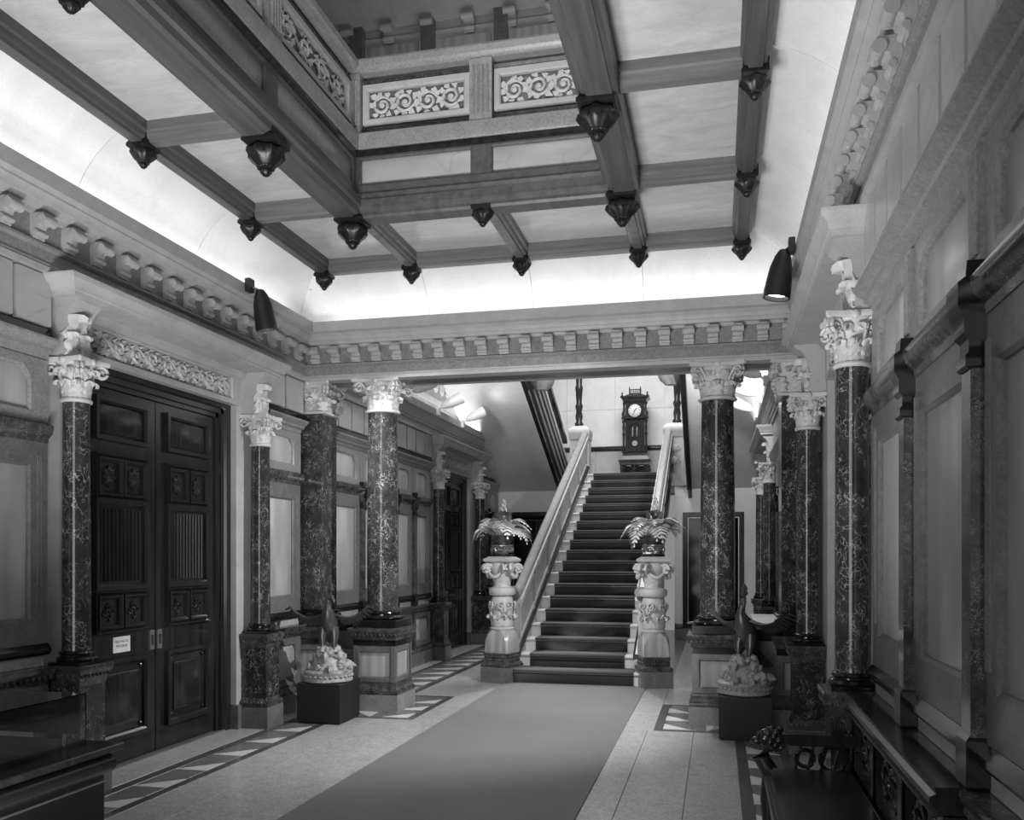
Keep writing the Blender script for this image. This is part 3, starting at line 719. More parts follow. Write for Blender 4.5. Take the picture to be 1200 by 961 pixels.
# ================================================================== DOORWAYS
def carved_square(b, x, y, z, h):
    b.frame(rectloop(y - h, y + h, z - h * 1.05, z + h * 1.05), rectloop(y - h * .72, y + h * .72, z - h * .76, z + h * .76), x, x + .018, .008)
    b.lathe([(h * .5, 0), (h * .45, .012), (h * .2, .018), (h * .1, .01)], 12)
def door_leaf(parent, s):
    """one leaf, hinged side away from y=0; local +x faces the hall"""
    y0, y1 = (.006, .86) if s > 0 else (-.86, -.006)
    lf = mk('door_leaf', MB().cbox(-.12, -.06, y0, y1, .012, 2.85, .006), 'wood', parent)
    ym = (y0 + y1) / 2; hw = .31
    def ring(name, z0, z1, h=hw, c=ym, wd=.045, back=None):
        f = mk(name, MB().frame(rectloop(c - h, c + h, z0, z1), rectloop(c - h + wd, c + h - wd, z0 + wd, z1 - wd), -.06, -.022, .016), 'wood', lf)
        return f
    ring('panel_moulding', 2.46, 2.78); mk('panel', panel_mb(rectloop(ym - hw + .05, ym + hw - .05, 2.51, 2.73), -.06, -.045, .015), 'wood', lf)
    ring('panel_moulding', 2.02, 2.36, hw, ym, .022)
    for q in (-.145, .145):
        ring('square_frame', 2.05, 2.33, .135, ym + q, .03)
        b = MB(); b.lathe([(.075, 0), (.07, .016), (.03, .022), (.012, .014)], 16, (0, 0, 0), (8, .18)); b.xf(Matrix.Translation((-.06, ym + q, 2.19)) @ Matrix.Rotation(pi / 2, 4, 'Y'))
        mk('rosette', b, 'wood', lf, smooth=50)
    ring('panel_moulding', 1.34, 2.02)
    rd = mesh(MB().lathe([(.013, 0), (.013, .55)], 8), 'wood')
    for k in range(11): put('reed', rd, lf, (-.056, ym - .225 + k * .045, 1.405))
    ring('panel_moulding', 1.02, 1.33, hw, ym, .022)
    for q in (-.145, .145):
        ring('square_frame', 1.05, 1.30, .135, ym + q, .03)
        b = MB()
        for a in range(4):
            pts, rs = spiral((-.052, ym + q + .035 * cos(a * pi / 2), 1.175 + .035 * sin(a * pi / 2)), .03, 1.2, .008, 'yz', 1, a * pi / 2, 14); b.tube(pts, rs, 5)
        mk('scroll_carving', b, 'wood', lf, smooth=50)
    ring('panel_moulding', .20, .82, hw, ym, .05)
    mk('panel', panel_mb(rectloop(ym - hw + .11, ym + hw - .11, .31, .71), -.06, -.03, .03), 'wood', lf)
    b = MB()
    for a in (-1, 1):
        for c in (-1, 1): b.ball((-.055, ym + a * (hw - .08), .51 + c * .23), .018, 8, 5)
    mk('boss', b, 'wood', lf)
    yl = .05 if s > 0 else -.05
    p = mk('lock_plate', MB().cbox(-.06, -.052, yl - .028, yl + .028, .84, 1.0, .004), 'brass', lf)
    b = MB(); b.lathe([(.014, 0), (.014, .006)], 10); b.xf(Matrix.Translation((-.053, yl, .95)) @ Matrix.Rotation(pi / 2, 4, 'Y')); b.box(-.053, -.046, yl - .008, yl + .008, .88, .95)
    mk('keyhole', b, 'ink', p)
    return lf
def doorway(n, loc, rz):
    d = struct('door_%d' % n, loc, rz)
    for s in (-1, 1):
        mk('door_frame', MB().prof([(-.3, s * .86), (-.04, s * .86), (-.04, s * .90), (-.015, s * .905), (-.015, s * .95), (.01, s * .96), (.015, s * 1.02), (-.3, s * 1.02)], 'z', 0, 2.98), 'wood', d)
    mk('door_head', MB().prof([(-.3, 2.85), (-.04, 2.85), (-.04, 2.885), (-.015, 2.89), (-.015, 2.93), (.01, 2.94), (.015, 2.979), (-.3, 2.979)], 'y', -1.0, 1.0), 'wood', d)
    for s in (-1, 1): door_leaf(d, s)
    mk('threshold', MB().box(-.3, .0, -1.0, 1.0, -.01, .012), 'mid', d)
    return d
def surround(loc, rz, label):
    t = thing('stone_surround', label, 'door surround', loc, rz, 'carved stone door surrounds')
    for s in (-1, 1):
        mk('jamb', MB().cbox(0, .07, *sorted((s * 1.02, s * 1.40)), .22, 3.29, .006), 'jamb', t)
        mk('jamb_plinth', MB().cbox(0, .09, *sorted((s * 1.02, s * 1.40)), 0, .22, .006), 'mid', t)
        b = MB().prof([(.07, 2.905), (.20, 2.905), (.195, 2.98), (.20, 3.10), (.225, 3.19), (.26, 3.24), (.31, 3.275), (.315, 3.30), (.07, 3.30)], 'y', s * 1.23 - .12, s * 1.23 + .12)
        br = mk('bracket', b, 'jamb', t)
        put('acanthus_leaf', leaf_mesh(.33, .22, 'white', .2, .10), br, (.222, s * 1.23, 2.91))
        put('acanthus_leaf', leaf_mesh(.19, .13, 'white', .2, .12), br, (.226, s * 1.23 - .055, 2.91))
        put('acanthus_leaf', leaf_mesh(.19, .13, 'white', .2, .12), br, (.226, s * 1.23 + .055, 2.91))
    mk('lintel', MB().frame(rectloop(-1.05, 1.05, 2.98, 3.27), rectloop(-.93, .93, 3.035, 3.215), 0, .085, .012), 'jamb', t)
    mk('frieze_ground', MB().box(0, .05, -.95, .95, 3.02, 3.23), 'jamb', t)
    mk('frieze_carving', vine_mb(1.80, .18, 9, .022, 5), 'white', t, (.05, 0, 3.125), smooth=60)
    mk('bed_mould', MB().prof([(0, 3.24), (.09, 3.24), (.12, 3.27), (.13, 3.30), (0, 3.30)], 'y', -1.1, 1.1), 'jamb', t)
    mk('crown', MB().loft([[(0, -y, z), (o, -y, z), (o, y, z), (0, y, z)] for o, y, z in ((.33, 1.40, 3.295), (.335, 1.405, 3.32), (.345, 1.42, 3.325), (.355, 1.44, 3.36), (.385, 1.475, 3.385), (.39, 1.49, 3.41), (.39, 1.49, 3.419))]), 'jamb', t)
    return t
def egg_band(b, h, z, n, r=.016):
    for f in range(4):
        for i in range(n):
            t = -h + 2 * h * (i + .5) / n; a = f * pi / 2
            b.ball((h * cos(a) - t * sin(a), h * sin(a) + t * cos(a), z), r, 6, 4, (1, 1, 1.4))
def small_column(loc, rz, label):
    c = thing('slim_pillar', label, 'column', loc, rz, 'dark marble columns flanking the doorways')
    mk('plinth', MB().sq([(.155, .155, 0), (.155, .155, .19), (.148, .148, .2)]), 'mid', c)
    b = MB().sq([(.15, .15, .2), (.152, .152, .225), (.135, .135, .25), (.125, .125, .28)]); egg_band(b, .146, .235, 8, .013); mk('pedestal_foot', b, 'dark2', c, smooth=50)
    mk('pedestal', MB().sq([(.125, .125, .28), (.125, .125, .74)]), 'dark', c)
    b = MB().sq([(.125, .125, .74), (.132, .132, .76), (.135, .135, .80), (.16, .16, .83), (.165, .165, .865), (.16, .16, .875)]); egg_band(b, .148, .812, 8, .014); mk('pedestal_cap', b, 'dark2', c, smooth=50)
    mk('base', MB().sq([(.12, .12, .875), (.12, .12, .895)]).lathe([(.118, .895), (.125, .91), (.118, .925), (.10, .932), (.10, .94), (.11, .95), (.105, .962), (.09, .97)], 24), 'black', c)
    mk('shaft', MB().lathe([(.093, .965), (.09, 1.0), (.09, 1.6), (.084, 2.6), (.088, 2.62)], 28), 'dark', c)
    capital(c, 2.615, .086, .29, .152)
    return c
doorway(1, (XL, D1, 0), 0); doorway(2, (XR, D1, 0), pi); doorway(3, (XL, D2, 0), 0); doorway(4, (XR, D2, 0), pi)
s1 = surround((XL, D1, 0), 0, 'pale carved stone surround over the double door with the paper notice')
dup(s1, (XR, D1, 0), pi, 'pale carved stone surround over the doorway behind the carved bench')
dup(s1, (XL, D2, 0), 0, 'pale carved stone surround over the dark doorway behind the notice-door side newel')
dup(s1, (XR, D2, 0), pi, 'pale carved stone surround beyond the white shelf on the side of the tall mirror')
lab = {('L', 0, -1): 'dark marble column beside the notice door, behind the glass case', ('L', 0, 1): 'dark marble column between the notice door and the bird on its black box',
       ('R', 0, -1): 'dark marble column at the far end of the carved bench', ('R', 0, 1): 'dark marble column behind the dark bird on the black box, opposite the notice door',
       ('L', 1, -1): 'slim dark column on the near side of the dark stair-hall doorway', ('L', 1, 1): 'slim dark column behind the newel fern, far side of the dark stair-hall doorway',
       ('R', 1, -1): 'slim dark column beyond the white shelf, nearer of the pair', ('R', 1, 1): 'slim dark column beyond the white shelf, farther of the pair by the mirror'}
c0 = None
for sd, x in (('L', XL + .20), ('R', XR - .20)):
    for i, d in enumerate((D1, D2)):
        for s in (-1, 1):
            p = (x, d + s * 1.23, 0); rz = 0 if sd == 'L' else pi
            if c0 is None: c0 = small_column(p, rz, lab[(sd, i, s)])
            else: dup(c0, p, rz, lab[(sd, i, s)])

# ================================================================== PILLARS under the cross beam
def pedestal(c, hx, hy, label=None):
    k = 1
    mk('plinth', MB().sq([(hx + .03, hy + .03, 0), (hx + .03, hy + .03, .165), (hx + .022, hy + .022, .172)]), 'midl', c)
    b = MB().sq([(hx + .028, hy + .028, .172), (hx + .03, hy + .03, .205), (hx + .01, hy + .01, .235), (hx, hy, .245), (hx, hy, .30)])
    mk('foot_mould', b, 'dark2', c, smooth=50)
    die = mk('die', MB().box(-hx + .03, hx - .03, -hy + .03, hy - .03, .30, .67), 'light', c)
    for f in range(4):
        h = hy if f % 2 == 0 else hx; o = hx if f % 2 == 0 else hy
        fr = MB().frame(rectloop(-h + .0, h - .0, .30, .67), rectloop(-h + .075, h - .075, .355, .60), o - .05, o - .008, .012)
        mk('die_frame', fr, 'mid', c, (0, 0, 0), (0, 0, f * pi / 2))
    mk('neck_band', MB().sq([(hx - .004, hy - .004, .67), (hx - .004, hy - .004, .725), (hx + .01, hy + .01, .73)]), 'black', c)
    b = MB().sq([(hx + .005, hy + .005, .73), (hx + .012, hy + .012, .76), (hx + .03, hy + .03, .80), (hx + .045, hy + .045, .825), (hx + .045, hy + .045, .85), (hx + .03, hy + .03, .855)])
    egg_band(b, hx + .028, .79, 12, .016) if abs(hx - hy) < .03 else None
    mk('cap_mould', b, 'dark2', c, smooth=50)
    mk('plinth_block', MB().cbox(-hx + .0, hx, -hy, hy, .855, .935, .005), 'black', c)
def pillar(loc, label):
    c = thing('marble_pillar', label, 'pillar', loc, 0, 'pillars carrying the cross beam')
    pedestal(c, .235, .245)
    mk('base', MB().lathe([(.20, .935), (.225, .945), (.23, .96), (.215, .975), (.185, .98), (.185, .99), (.20, 1.0), (.195, 1.015), (.172, 1.025)], 36), 'black', c)
    mk('shaft', MB().lathe([(.172, 1.02), (.166, 1.06), (.166, 1.7), (.152, 3.07), (.158, 3.09)], 40), 'dark', c)
    capital(c, 3.085, .158, .345, .262)
    return c
p0 = pillar((-3.44, 8.82, 0), 'round dark veined marble pillar beside the light-based bird and the notice door')
dup(p0, (0.0, 8.82, 0), 0, 'round dark veined marble pillar in front of the tall mirror')
def wall_pier(x, rz, label):
    c = thing('square_pier', label, 'pilaster', (x, 8.82, 0), rz, 'square wall piers under the cross beam')
    pedestal(c, .20, .24)
    mk('base', MB().sq([(.17, .21, .935), (.19, .225, .95), (.19, .225, .97), (.165, .20, .985), (.165, .20, .995), (.175, .21, 1.005), (.16, .19, 1.02)]), 'black', c)
    mk('shaft', MB().cbox(-.16, .15, -.19, .19, 1.02, 3.085, .01), 'dark', c)
    capital(c, 3.085, .165, .345, .25, True)
    dw = mk('dwarf_wall', MB().box(.16, .54, .02, .20, 0, .80), 'mid', c)
    mk('dwarf_panel', MB().cbox(.20, .50, .005, .03, .36, .60, .006), 'light', dw)
    mk('dwarf_cap', MB().cbox(.14, .56, -.02, .24, .80, .93, .02), 'black', dw)
    return c
wp = wall_pier(-4.20, 0, 'square dark marble wall pier behind the light-based bird')
dup(wp, (mir(-4.20), 8.82, 0), pi, 'square dark marble wall pier behind the dark bird opposite')

# ================================================================== STAIRCASE
SX, SHW = -1.745, .74           # centre line and half width between strings
RISE, RUN, Y1, NS = .1675, .352, 10.86, 19
st = thing('staircase', 'white marble staircase rising to the tall clock', 'stairs', (SX, Y1, 0))
STEP = mesh(MB().prof([(0, 0), (-RUN - .02, 0), (-RUN - .02, -RISE * 1.0), (0, -RISE)], 'x', -SHW, SHW), 'white')
def step_mb(k):
    y = 0; b = MB(); hw = SHW if k else SHW + .10
    b.prof([(0, 0), (0, RISE - .03), (-.025, RISE - .028), (-.03, RISE - .012), (-.02, RISE), (RUN + .02, RISE), (RUN + .02, 0)], 'x', -hw, hw)
    return b
S0, S1 = mesh(step_mb(0), 'white'), mesh(step_mb(1), 'white')
for k in range(NS): put('step', S0 if k == 0 else S1, st, (0, k * RUN, k * RISE))
mk('stair_body', MB().prof([(.05, 0), (NS * RUN - .1, 0), (NS * RUN - .1, (NS - 1) * RISE), ((NS - 1) * RUN + .1, (NS - 1) * RISE)], 'x', -SHW, SHW), 'jamb', st)
ztop = NS * RISE
mk('landing_slab', MB().box(XL, XR, Y1 + (NS - 1) * RUN + .02, YL + .2, ztop - .25, ztop - .001), 'jamb', ld)
# runner on the stairs, one continuous cloth
pr = []
for k in range(NS):
    y, z = k * RUN, k * RISE
    pr += [(y - .012, z + .0), (y - .012, z + RISE - .03), (y - .045, z + RISE - .015), (y - .045, z + RISE + .006), (y - .03, z + RISE + .014)]
    pr += [(y + RUN - .012, z + RISE + .014)]
ye = NS * RUN + .35
pr[-1] = (ye, ztop + .014); 
low = [(ye, ztop + .002)] + [(a + .012, b - .012) if True else 0 for a, b in pr[-2::-1]]
hwc = .605
b = MB()
n = len(pr); vs_ = []
for i, (y, z) in enumerate(pr):
    hw = hwc + (.145 if i < 6 else 0)
    vs_ += [(-hw, y, z), (hw, y, z)]
fs = [(2 * i, 2 * i + 1, 2 * i + 3, 2 * i + 2) for i in range(n - 1)]
b.add(vs_, fs)
rc = mk('stair_carpet', b, 'scarpet', None, (SX, Y1, 0), smooth=50)
sol = rc.modifiers.new('thickness', 'SOLIDIFY'); sol.thickness = .010; sol.offset = -1
tag(rc, 'dark stair carpet running up the white marble steps', 'carpet')
fc = mk('carpet_runner', MB().cbox(-2.59, -.84, -1.6, 10.84, 0, .012, .004), 'carpet')
tag(fc, 'long grey carpet runner on the stone floor before the stairs', 'carpet')
# balustrades of the stairs
def stair_balustrade(x, flip, label):
    t = thing('stair_balustrade', label, 'balustrade', (x, Y1, 0), 0, 'balustrades of the main stairs')
    sl = RISE / RUN; yA, yB_ = .62, 18 * RUN + .25
    z0 = lambda y: (y / RUN) * RISE + .13
    def slope(name, pr_, ya, yb, mat):
        rings = [[(p, y, z0(y) + q) for p, q in pr_] for y in (ya, yb)]
        return mk(name, MB().loft(rings), mat, t)
    slope('string', [(-.075, -.30), (.075, -.30), (.075, -.02), (.085, .0), (.085, .03), (.06, .05), (-.06, .05), (-.085, .03), (-.085, .0), (-.075, -.02)], yA - .4, yB_, 'jamb')
    slope('string_mould', [(-.095, .05), (.095, .05), (.10, .08), (.07, .11), (-.07, .11), (-.10, .08)], yA - .35, yB_, 'wood')
    slope('top_mould', [(-.06, .64), (.06, .64), (.085, .68), (.085, .70), (-.085, .70), (-.085, .68)], yA - .2, yB_, 'jamb')
    n = 6; L = (yB_ - yA + .2) / n
    for k in range(n):
        ya = yA - .2 + k * L; yb = ya + L - .03
        rings = [[(-.045, ya, z0(ya) + .11), (.045, ya, z0(ya) + .11), (.045, yb, z0(yb) + .11), (-.045, yb, z0(yb) + .11)], [(-.045, ya, z0(ya) + .64), (.045, ya, z0(ya) + .64), (.045, yb, z0(yb) + .64), (-.045, yb, z0(yb) + .64)]]
        pn = mk('panel', MB().loft(rings), 'lightv', t)
        for s in (-1, 1):
            e = .07; q = lambda y, z: (s * .048, y, z0(y) + z)
            fr = MB(); pts = [q(ya + e, .18), q(yb - e, .18), q(yb - e, .57), q(ya + e, .57), q(ya + e, .18)]
            fr.tube(pts, .010, 5); mk('panel_bead', fr, 'jamb', pn)
    # moulded handrail that swoops into the newel ring
    pts = [(0, y, z0(y) + .755) for y in (yB_, 4.0, 2.0, 1.0, .55)] + [(0, .38, z0(.38) + .775), (0, .25, 1.165), (0, .1, 1.15)]
    rp = [(-.045, -.05), (.045, -.05), (.065, -.02), (.06, .02), (.035, .045), (-.035, .045), (-.06, .02), (-.065, -.02)]
    mk('handrail', MB().loft([[(p, y, z + q) for p, q in rp] for _, y, z in pts]), 'midl', t, smooth=40)
    return t
bxL, bxR = -2.56, -.93
stair_balustrade(bxL, 1, 'pale marble stair balustrade on the side of the notice door')
stair_balustrade(bxR, -1, 'pale marble stair balustrade on the side of the tall mirror')
# carved newels
def newel(loc, label, rz=0):
    t = thing('newel_post', label, 'newel post', loc, rz, 'carved newel posts')
    mk('plinth', MB().sq([(.20, .20, 0), (.20, .20, .185), (.195, .195, .195)]), 'mid', t)
    b = MB().sq([(.195, .195, .195), (.198, .198, .22), (.18, .18, .245), (.165, .165, .26), (.165, .165, .34), (.175, .175, .36), (.172, .172, .372)])
    for f in range(4):
        for r_ in range(2):
            for i in range(8):
                tt = -.14 + .28 * (i + .5) / 8; a = f * pi / 2
                b.ball((.168 * cos(a) - tt * sin(a), .168 * sin(a) + tt * cos(a), .285 + r_ * .042), .014, 6, 4)
    egg_band(b, .19, .228, 10, .013); mk('beaded_base', b, 'dark2', t, smooth=50)
    oc = lambda r, z, m=.62: [(r * (1 if abs(x) > .5 else m) * (1 if x > 0 else -1) if False else x * r, y * r, z) for x, y in ((1, -m), (1, m), (m, 1), (-m, 1), (-1, m), (-1, -m), (-m, -1), (m, -1))]
    mk('chamfered_block', MB().loft([oc(.16, .372, .96), oc(.165, .40, .94), oc(.168, .52, .85), oc(.16, .60, .72), oc(.145, .64, .55), oc(.135, .66, .45)]), 'light', t, smooth=30)
    mk('ring', MB().lathe([(.13, .655), (.15, .665), (.155, .68), (.14, .695), (.125, .70)], 28), 'white', t)
    dr = mk('drum', MB().lathe([(.125, .70), (.14, .72), (.145, .78), (.13, .84), (.138, .95), (.142, 1.02), (.13, 1.07), (.11, 1.09)], 28), 'white', t)
    for k in range(8):
        a = k * pi / 4; put('acanthus_leaf', leaf_mesh(.15, .10, 'white', .4, .15), dr, (.136 * cos(a), .136 * sin(a), .71), (0, 0, a))
    for k in range(4):
        a = k * pi / 2 + pi / 4; b = MB()
        for s in (-1, 1):
            pts, rs = spiral((.148, s * .05, .98), .05, 1.3, .013, 'yz', s, -pi / 2); b.tube([(.14, s * .085, .80), (.15, s * .02, .88)] + pts, [.013] * 2 + rs, 6)
        b.ball((.145, 0, .92), .035, 8, 6, (.5, .7, 1.4))
        mk('scroll_relief', b, 'white', dr, (0, 0, 0), (0, 0, a), 60)
    mk('collar', MB().lathe([(.11, 1.085), (.155, 1.10), (.17, 1.125), (.17, 1.165), (.155, 1.19), (.12, 1.20)], 32), 'white', t)
    cp = mk('capital', MB().lathe([(.115, 1.20), (.10, 1.23), (.115, 1.30), (.15, 1.40), (.165, 1.46), (.15, 1.50), (.14, 1.52)], 28), 'white', t)
    for k in range(4):
        a = k * pi / 2 + pi / 4; b = MB()
        for s in (-1, 1):
            pts, rs = spiral((.20, s * .045, 1.43), .06, 1.7, .022, 'xz', -1, pi * .75); b.tube([(.12, s * .04, 1.47)] + pts, [.022] + rs, 7)
        b.prof([(.20 + .018 * cos(q * pi / 4), 1.43 + .018 * sin(q * pi / 4)) for q in range(8)], 'y', -.07, .07)
        mk('volute', b, 'white', cp, (0, 0, 0), (0, 0, a), 60)
        b = MB(); sw = [(.165 + .03 * sin(q / 8 * pi), -.10 + .2 * q / 8, 1.40 - .07 * sin(q / 8 * pi)) for q in range(9)]
        b.tube(sw, [.012 + .016 * sin(q / 8 * pi) for q in range(9)], 7)
        for q in range(5): b.ball((.185, -.06 + .03 * q, 1.37 - .04 * sin((q + .5) / 5 * pi)), .02, 7, 5)
        mk('swag', b, 'white', cp, (0, 0, 0), (0, 0, k * pi / 2), 60)
        put('acanthus_leaf', leaf_mesh(.13, .10, 'white', .45, .35), cp, (.105 * cos(k * pi / 2), .105 * sin(k * pi / 2), 1.22), (0, 0, k * pi / 2))
    mk('top_plate', MB().sq([(.15, .15, 1.51), (.175, .175, 1.53), (.175, .175, 1.555), (.14, .14, 1.575), (.13, .13, 1.585)]), 'white', t)
    return t
nL, nR = (-2.67, 10.98, 0), (-.765, 10.98, 0)
n0 = newel(nL, 'carved white marble newel post at the stair foot, notice-door side', R(-17))
dup(n0, nR, R(17), 'carved white marble newel post at the stair foot, tall-mirror side')
def planter(loc, label):
    t = thing('openwork_planter', label, 'planter', loc, 0, 'planters on the newel posts')
    mk('foot_ring', MB().lathe([(.13, 0), (.14, .01), (.14, .025), (.12, .035)], 24), 'iron', t)
    sc = MB()
    pts, rs = spiral((.125, -.036, .082), .042, 1.5, .009, 'yz', 1, 0, 18); sc.tube(pts, rs, 5)
    pts, rs = spiral((.125, .036, .082), .042, 1.5, .009, 'yz', -1, pi, 18); sc.tube(pts, rs, 5)
    sm = mesh(sc, 'brass', 60)
    for k in range(8): put('scroll', sm, t, (0, 0, 0), (0, 0, k * pi / 4))
    mk('pot', MB().lathe([(.03, .10), (.06, .115), (.09, .14), (.115, .18), (.132, .23), (.138, .255), (.125, .26), (.11, .24), (.05, .22)], 24), 'bronze', t)
    mk('rim', MB().lathe([(.128, .125), (.137, .13), (.137, .145), (.128, .15)], 24), 'brass', t)
    return t
pl0 = planter((nL[0], nL[1], 1.585), 'dark openwork metal planter on the newel post, notice-door side')
dup(pl0, (nR[0], nR[1], 1.585), 0, 'dark openwork metal planter on the newel post, tall-mirror side')
def frond_mesh(seed, L, mat, droop=1.0):
    rnd = random.Random(seed); b = MB(); n = 12; P = []
    for i in range(n + 1):
        t = i / n; P.append(Vector((L * .85 * (t ** .9), 0, L * (.62 * sin(t * pi * .62) - droop * .42 * t * t))))
    b.tube([p for p in P], [.004 * (1 - .7 * i / n) for i in range(n + 1)], 4)
    for i in range(1, n + 1):
        t = i / n; w = L * .27 * sin(pi * (t * .85 + .15)) + .012
        for s in (-1, 1):
            p = P[i]; d = (P[i] - P[i - 1]).normalized(); tip = p + Vector((d.x * w * .5, s * w, -w * .25 + d.z * w * .3))
            m1 = p.lerp(tip, .5) + d * .024 + Vector((0, 0, .006)); m0 = p.lerp(tip, .5) - d * .014
            b.add([p - d * .014, m0 - d * .006, tip - d * .004, tip + d * .008, m1, p + d * .016], [(0, 1, 2, 3, 4, 5)])
    return mesh(b, mat, 0)
FR_A = [frond_mesh(k, .34 + .035 * k, 'leaf', .8 + .25 * k) for k in range(4)]; FR_D = [frond_mesh(9 + k, .30, 'leafd', .3) for k in range(2)]
def fern(loc, label, seed):
    rnd = random.Random(seed); t = thing('fern', label, 'plant', loc, 0, 'ferns on the newel posts')
    mk('soil', MB().lathe([(.11, -.03), (.115, -.012), (.06, 0)], 16), 'leafd', t)
    for k in range(28):
        a = k * 2 * pi / 28 + rnd.uniform(-.15, .15)
        put('frond', FR_A[k % 4], t, (.03 * cos(a), .03 * sin(a), -.01), (0, rnd.uniform(-.5, .25), a), (1, 1, 1))
    for k in range(7):
        a = rnd.uniform(0, 2 * pi)
        put('frond', FR_D[k % 2], t, (.01, 0, .02), (0, -R(48) + rnd.uniform(-.2, .2), a), (1.05,) * 3)
    b = MB(); 
    for i in range(26):
        q = i / 26; a = i * 2.4; r_ = .055 * (1 - q) + .012
        b.ball((r_ * cos(a) + .03 * q, r_ * sin(a), .14 + .34 * q), .020 * (1 - .5 * q), 6, 4, (1, 1, 1.6))
    b.tube([(0, 0, 0), (.01, 0, .2), (.03, 0, .48)], .005, 5)
    mk('flower_spike', b, 'leaf', t, smooth=60)
    return t
fern((nL[0], nL[1], 1.835), 'pale spreading fern in the planter on the notice-door side newel', 3)
fern((nR[0], nR[1], 1.835), 'pale spreading fern in the planter on the tall-mirror side newel', 8)
# piers at the head of the stairs
def stair_pier(x, label):
    t = thing('landing_pier', label, 'pier', (x, Y1 + 18 * RUN + .42, ztop), 0, 'pale stone piers at the stair head')
    mk('shaft', MB().sq([(.19, .17, -.15), (.19, .17, .70), (.2, .18, .71)]), 'jamb', t)
    mk('cap', MB().sq([(.2, .18, .71), (.205, .2, .74), (.205, .2, .80), (.215, .22, .83), (.215, .22, .90), (.2, .20, .93), (.14, .14, .99), (.05, .05, 1.0)]), 'jamb', t)
    b = MB()
    for z in (.25, .5):
        b.ball((0, -.175, z), .07, 10, 6, (1, .35, 1.2))
        for s in (-1, 1):
            pts, rs = spiral((0, 0, 0), .05, 1.2, .012, 'xz', s, pi / 2, 14); b.tube([(p[0] + s * .1, -.18, p[2] + z) for p in pts], rs, 5)
    mk('relief', b, 'white', t, smooth=60)
    return t
stair_pier(-2.67, 'pale stone pier with stepped cap at the stair head, notice-door side')
stair_pier(-.82, 'pale stone pier with stepped cap at the stair head, tall-mirror side')
# return flights with sloping soffits
def flight(s, label):
    xi, xo = (-2.95, XL + .02) if s > 0 else (-.52, XR - .02)
    t = thing('return_flight', label, 'stairs', ((xi + xo) / 2, YB, 0), 0, 'upper return flights')
    w = abs(xo - xi) / 2; sg = 1 if s > 0 else -1     # inner edge at local +x for left flight
    zs = lambda y: 2.87 + (-y) * .44
    cuts = [.0, -1.9, -3.8, -5.8]
    for i in range(3):
        ya, yb = cuts[i] - .002, cuts[i + 1] + .002
        mk('soffit_slab', MB().loft([[(-w, y, zs(y)), (w, y, zs(y)), (w, y, zs(y) + .2), (-w, y, zs(y) + .2)] for y in (ya, yb)]), 'cove', t)
    e = sg * w
    for k, (o, q, th, mat) in enumerate(((.0, -.16, .07, 'wood'), (.03, .0, .10, 'woodx'), (.015, .10, .10, 'wood'), (.04, .20, .08, 'woodm'), (.01, .28, .14, 'wood'), (.04, .42, .07, 'woodm'), (.0, .49, .16, 'wood'), (.03, .65, .06, 'jamb'))):
        mk('stringer', MB().loft([[(e - sg * .05, y, zs(y) + q - .02), (e + sg * (.02 + o), y, zs(y) + q - .02), (e + sg * (.02 + o), y, zs(y) + q + th), (e - sg * .05, y, zs(y) + q + th)] for y in (.35, -5.8)]), mat, t)
    mk('handrail', MB().loft([[(e - sg * .06, y, zs(y) + 1.04), (e + sg * .04, y, zs(y) + 1.04), (e + sg * .04, y, zs(y) + 1.13), (e - sg * .06, y, zs(y) + 1.13)] for y in (.2, -5.8)]), 'wood', t)
    for k in range(8):
        y = -.3 - k * .7
        mk('baluster', MB().lathe([(.025, 0), (.035, .05), (.02, .1), (.045, .18), (.02, .28), (.03, .36)], 10), 'wood', t, (e - sg * .02, y, zs(y) + .70), smooth=60)
    mk('newel_drop', MB().lathe([(.09, 0), (.12, .03), (.16, .06), (.19, .12), (.20, .17), (.235, .20), (.235, .25), (.20, .27), (.18, .9)], 28, (0, 0, 0), (14, .025)), 'jamb', t, (e + sg * .19, -3.15, 4.27), smooth=40)
    mk('newel_bracket', MB().box(*sorted((e - sg * .02, e + sg * .26)), -3.30, -3.0, 4.55, 4.95), 'woodx', t)
    mk('newel_post', MB().lathe([(.08, 0), (.09, .05), (.06, .09), (.075, .2), (.055, .3), (.08, .4), (.055, .46), (.07, .7), (.08, .78), (.06, .82), (.075, 1.2)], 14), 'wood', t, (e + sg * .25, .37, ztop + 1.0), smooth=50)
    mk('wall_string', MB().box(*sorted((-e, -e + sg * .02)), -.02, .0, 2.85, 2.9), 'jamb', t)
    return t
flight(1, 'upper flight with pale sloping soffit and dark stringer on the notice-door side')
flight(-1, 'upper flight with pale sloping soffit and dark stringer on the tall-mirror side')

